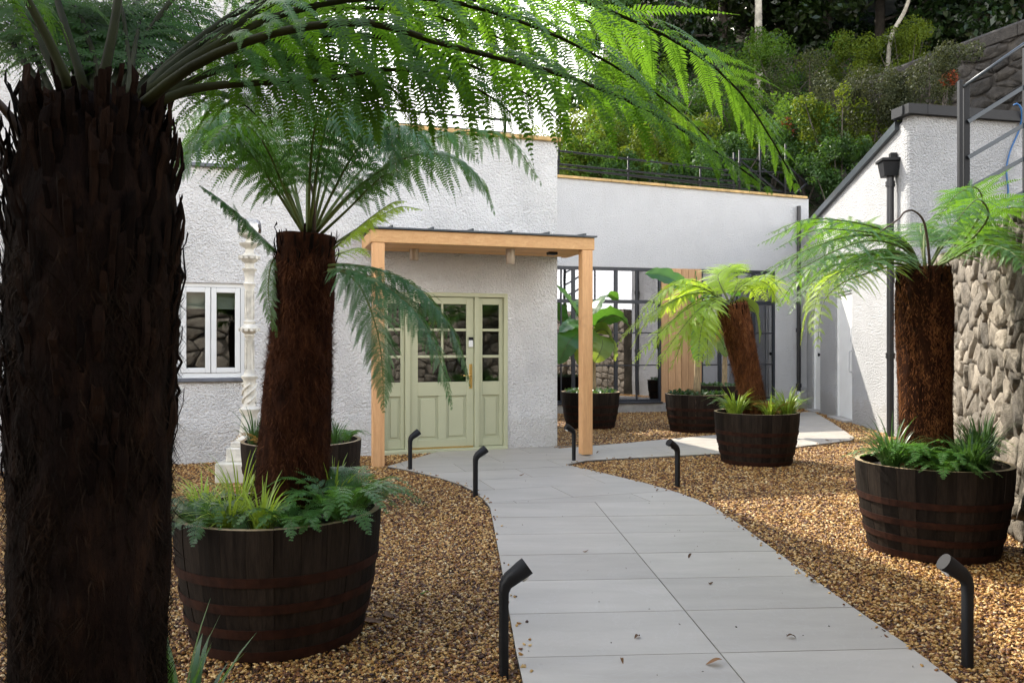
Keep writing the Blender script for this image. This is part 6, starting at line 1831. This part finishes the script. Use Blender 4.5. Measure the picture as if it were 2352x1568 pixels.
m2p = N.new('GeometryNodeMeshToPoints'); Lk(gi.outputs[0], m2p.inputs['Mesh'])
iop = N.new('GeometryNodeInstanceOnPoints'); Lk(m2p.outputs[0], iop.inputs['Points']); Lk(sm_.outputs[0], iop.inputs['Instance'])
rr_ = N.new('FunctionNodeRandomValue'); rr_.data_type = 'FLOAT_VECTOR'; rr_.inputs['Min'].default_value = (-.5, -.5, 0); rr_.inputs['Max'].default_value = (.5, .5, 6.28); Lk(rr_.outputs['Value'], iop.inputs['Rotation'])
rs_ = N.new('FunctionNodeRandomValue'); rs_.data_type = 'FLOAT_VECTOR'; rs_.inputs['Min'].default_value = (.65, .55, .4); rs_.inputs['Max'].default_value = (1.65, 1.25, .85); rs_.inputs['Seed'].default_value = 3
na_ = N.new('GeometryNodeInputNamedAttribute'); na_.data_type = 'FLOAT'; na_.inputs['Name'].default_value = 'psize'
vm = N.new('ShaderNodeVectorMath'); vm.operation = 'SCALE'; Lk(rs_.outputs['Value'], vm.inputs[0]); Lk(na_.outputs['Attribute'], vm.inputs['Scale']); Lk(vm.outputs[0], iop.inputs['Scale'])
st_ = N.new('GeometryNodeStoreNamedAttribute'); st_.data_type = 'FLOAT'; st_.domain = 'INSTANCE'; st_.inputs['Name'].default_value = 'tone'
rt_ = N.new('FunctionNodeRandomValue'); rt_.data_type = 'FLOAT'; rt_.inputs['Seed'].default_value = 8
fl = [s_ for s_ in rt_.outputs if s_.type == 'VALUE'][0]
sv = [s_ for s_ in st_.inputs if s_.name == 'Value' and s_.type == 'VALUE'][0]
Lk(fl, sv); Lk(iop.outputs[0], st_.inputs['Geometry']); Lk(st_.outputs[0], go.inputs[0])
md = gro.modifiers.new("gravel", 'NODES'); md.node_group = ng
me.materials.append(M['pebble'])

def litter_leaf(u, v, L, seed, label, mat='litter', z=PZ):
    r = np.random.default_rng(seed); p = G(u, v, z); a = r.uniform(0, 6.28); V = []; n = 7
    d = np.array([math.cos(a), math.sin(a), 0]); s_ = np.array([-d[1], d[0], 0])
    for i in range(n):
        t = i / (n - 1); w = L * .24 * math.sin(math.pi * min(1, t * .94 + .03)) ** .8
        c = d * (t - .5) * L + np.array([0, 0, .004 + .012 * math.sin(t * 3.1 + seed)]) + s_ * .1 * L * math.sin(t * 3)
        V += [c + s_ * w + np.array([0, 0, .5 * w]), c, c - s_ * w + np.array([0, 0, .35 * w])]
    F = [(i * 3 + j, i * 3 + j + 1, i * 3 + j + 4, i * 3 + j + 3) for i in range(n - 1) for j in (0, 1)]
    V = np.array(V); V[:, 2] -= V[:, 2].min() - .001
    o = link("fallen_leaf", mesh_np("fallen_leaf", V, np.array(F), True), M[mat], loc=tuple(p)); props(o, label, "leaf", "fallen leaves")
LV = [(1463, 1463, .045, "curled dark brown leaf on the paving near the path's middle joint"), (1640, 1525, .075, "long tan leaf lying across the paving's middle joint"), (1868, 1335, .06, "slender green-brown leaf near the gravel edge of the paving"),
      (1632, 1341, .04, "small curled tan leaf right of the paving's middle joint".replace("right of", "just off")), (1198, 1092, .06, "dark leaf on the paving in front of the door"), (1510, 1128, .05, "brown leaf at the paving edge near a bollard light"),
      (1817, 1464, .05, "narrow grey leaf on the slab beside the stone wall barrel"), (1373, 1040, .06, "dark leaf on the paved arm beside the porch post"), (1448, 1053, .07, "brown leaf at the gravel edge of the paved arm"), (1900, 1012, .07, "dark leaf on the ramp before the white doors"),
      (1345, 1268, .04, "thin twig-like leaf on a pale slab"), (1585, 1280, .04, "tiny dry leaf by a slab joint"), (1430, 1521, .03, "tiny yellowed leaf on the nearest slab row".replace("nearest", "lowest"))]
for k, (u, v, L, lab) in enumerate(LV): litter_leaf(u, v, L, k, lab)
litter_leaf(1855, 1186, .09, 31, "bright orange leaf lying on the gravel", 'fern_orange', .012)
litter_leaf(2003, 1318, .10, 32, "pale curled leaf on gravel by the stone wall barrel", 'litter', .012)
litter_leaf(975, 1365, .06, 33, "green leaf on the gravel beside the barrel", 'fern_small', .012)
litter_leaf(850, 1430, .12, 34, "pinkish brown dry leaf on gravel at the barrel's foot", 'litter', .012)
litter_leaf(895, 1415, .10, 35, "tan dry leaf on gravel at the barrel's foot", 'litter', .012)
litter_leaf(965, 1630, .08, 36, "pale dry leaf on gravel near the bollard light", 'litter', .012)
# specks of dirt on the paving
r = np.random.default_rng(90); n = 260
P = np.stack([r.uniform(-1.6, 4, n), r.uniform(3.2, 11, n)], 1); P = P[inside(P, OUT)]
P = np.column_stack([P, np.full(len(P), PZ + .004)])
V, F = leaf_quads(P, .006, r, np.array([0, 0, 2.0]))
o = link("debris", mesh_np("debris", V, F), M['soil']); props(o, "scattered specks of dirt on the paving", "debris", kind="stuff")
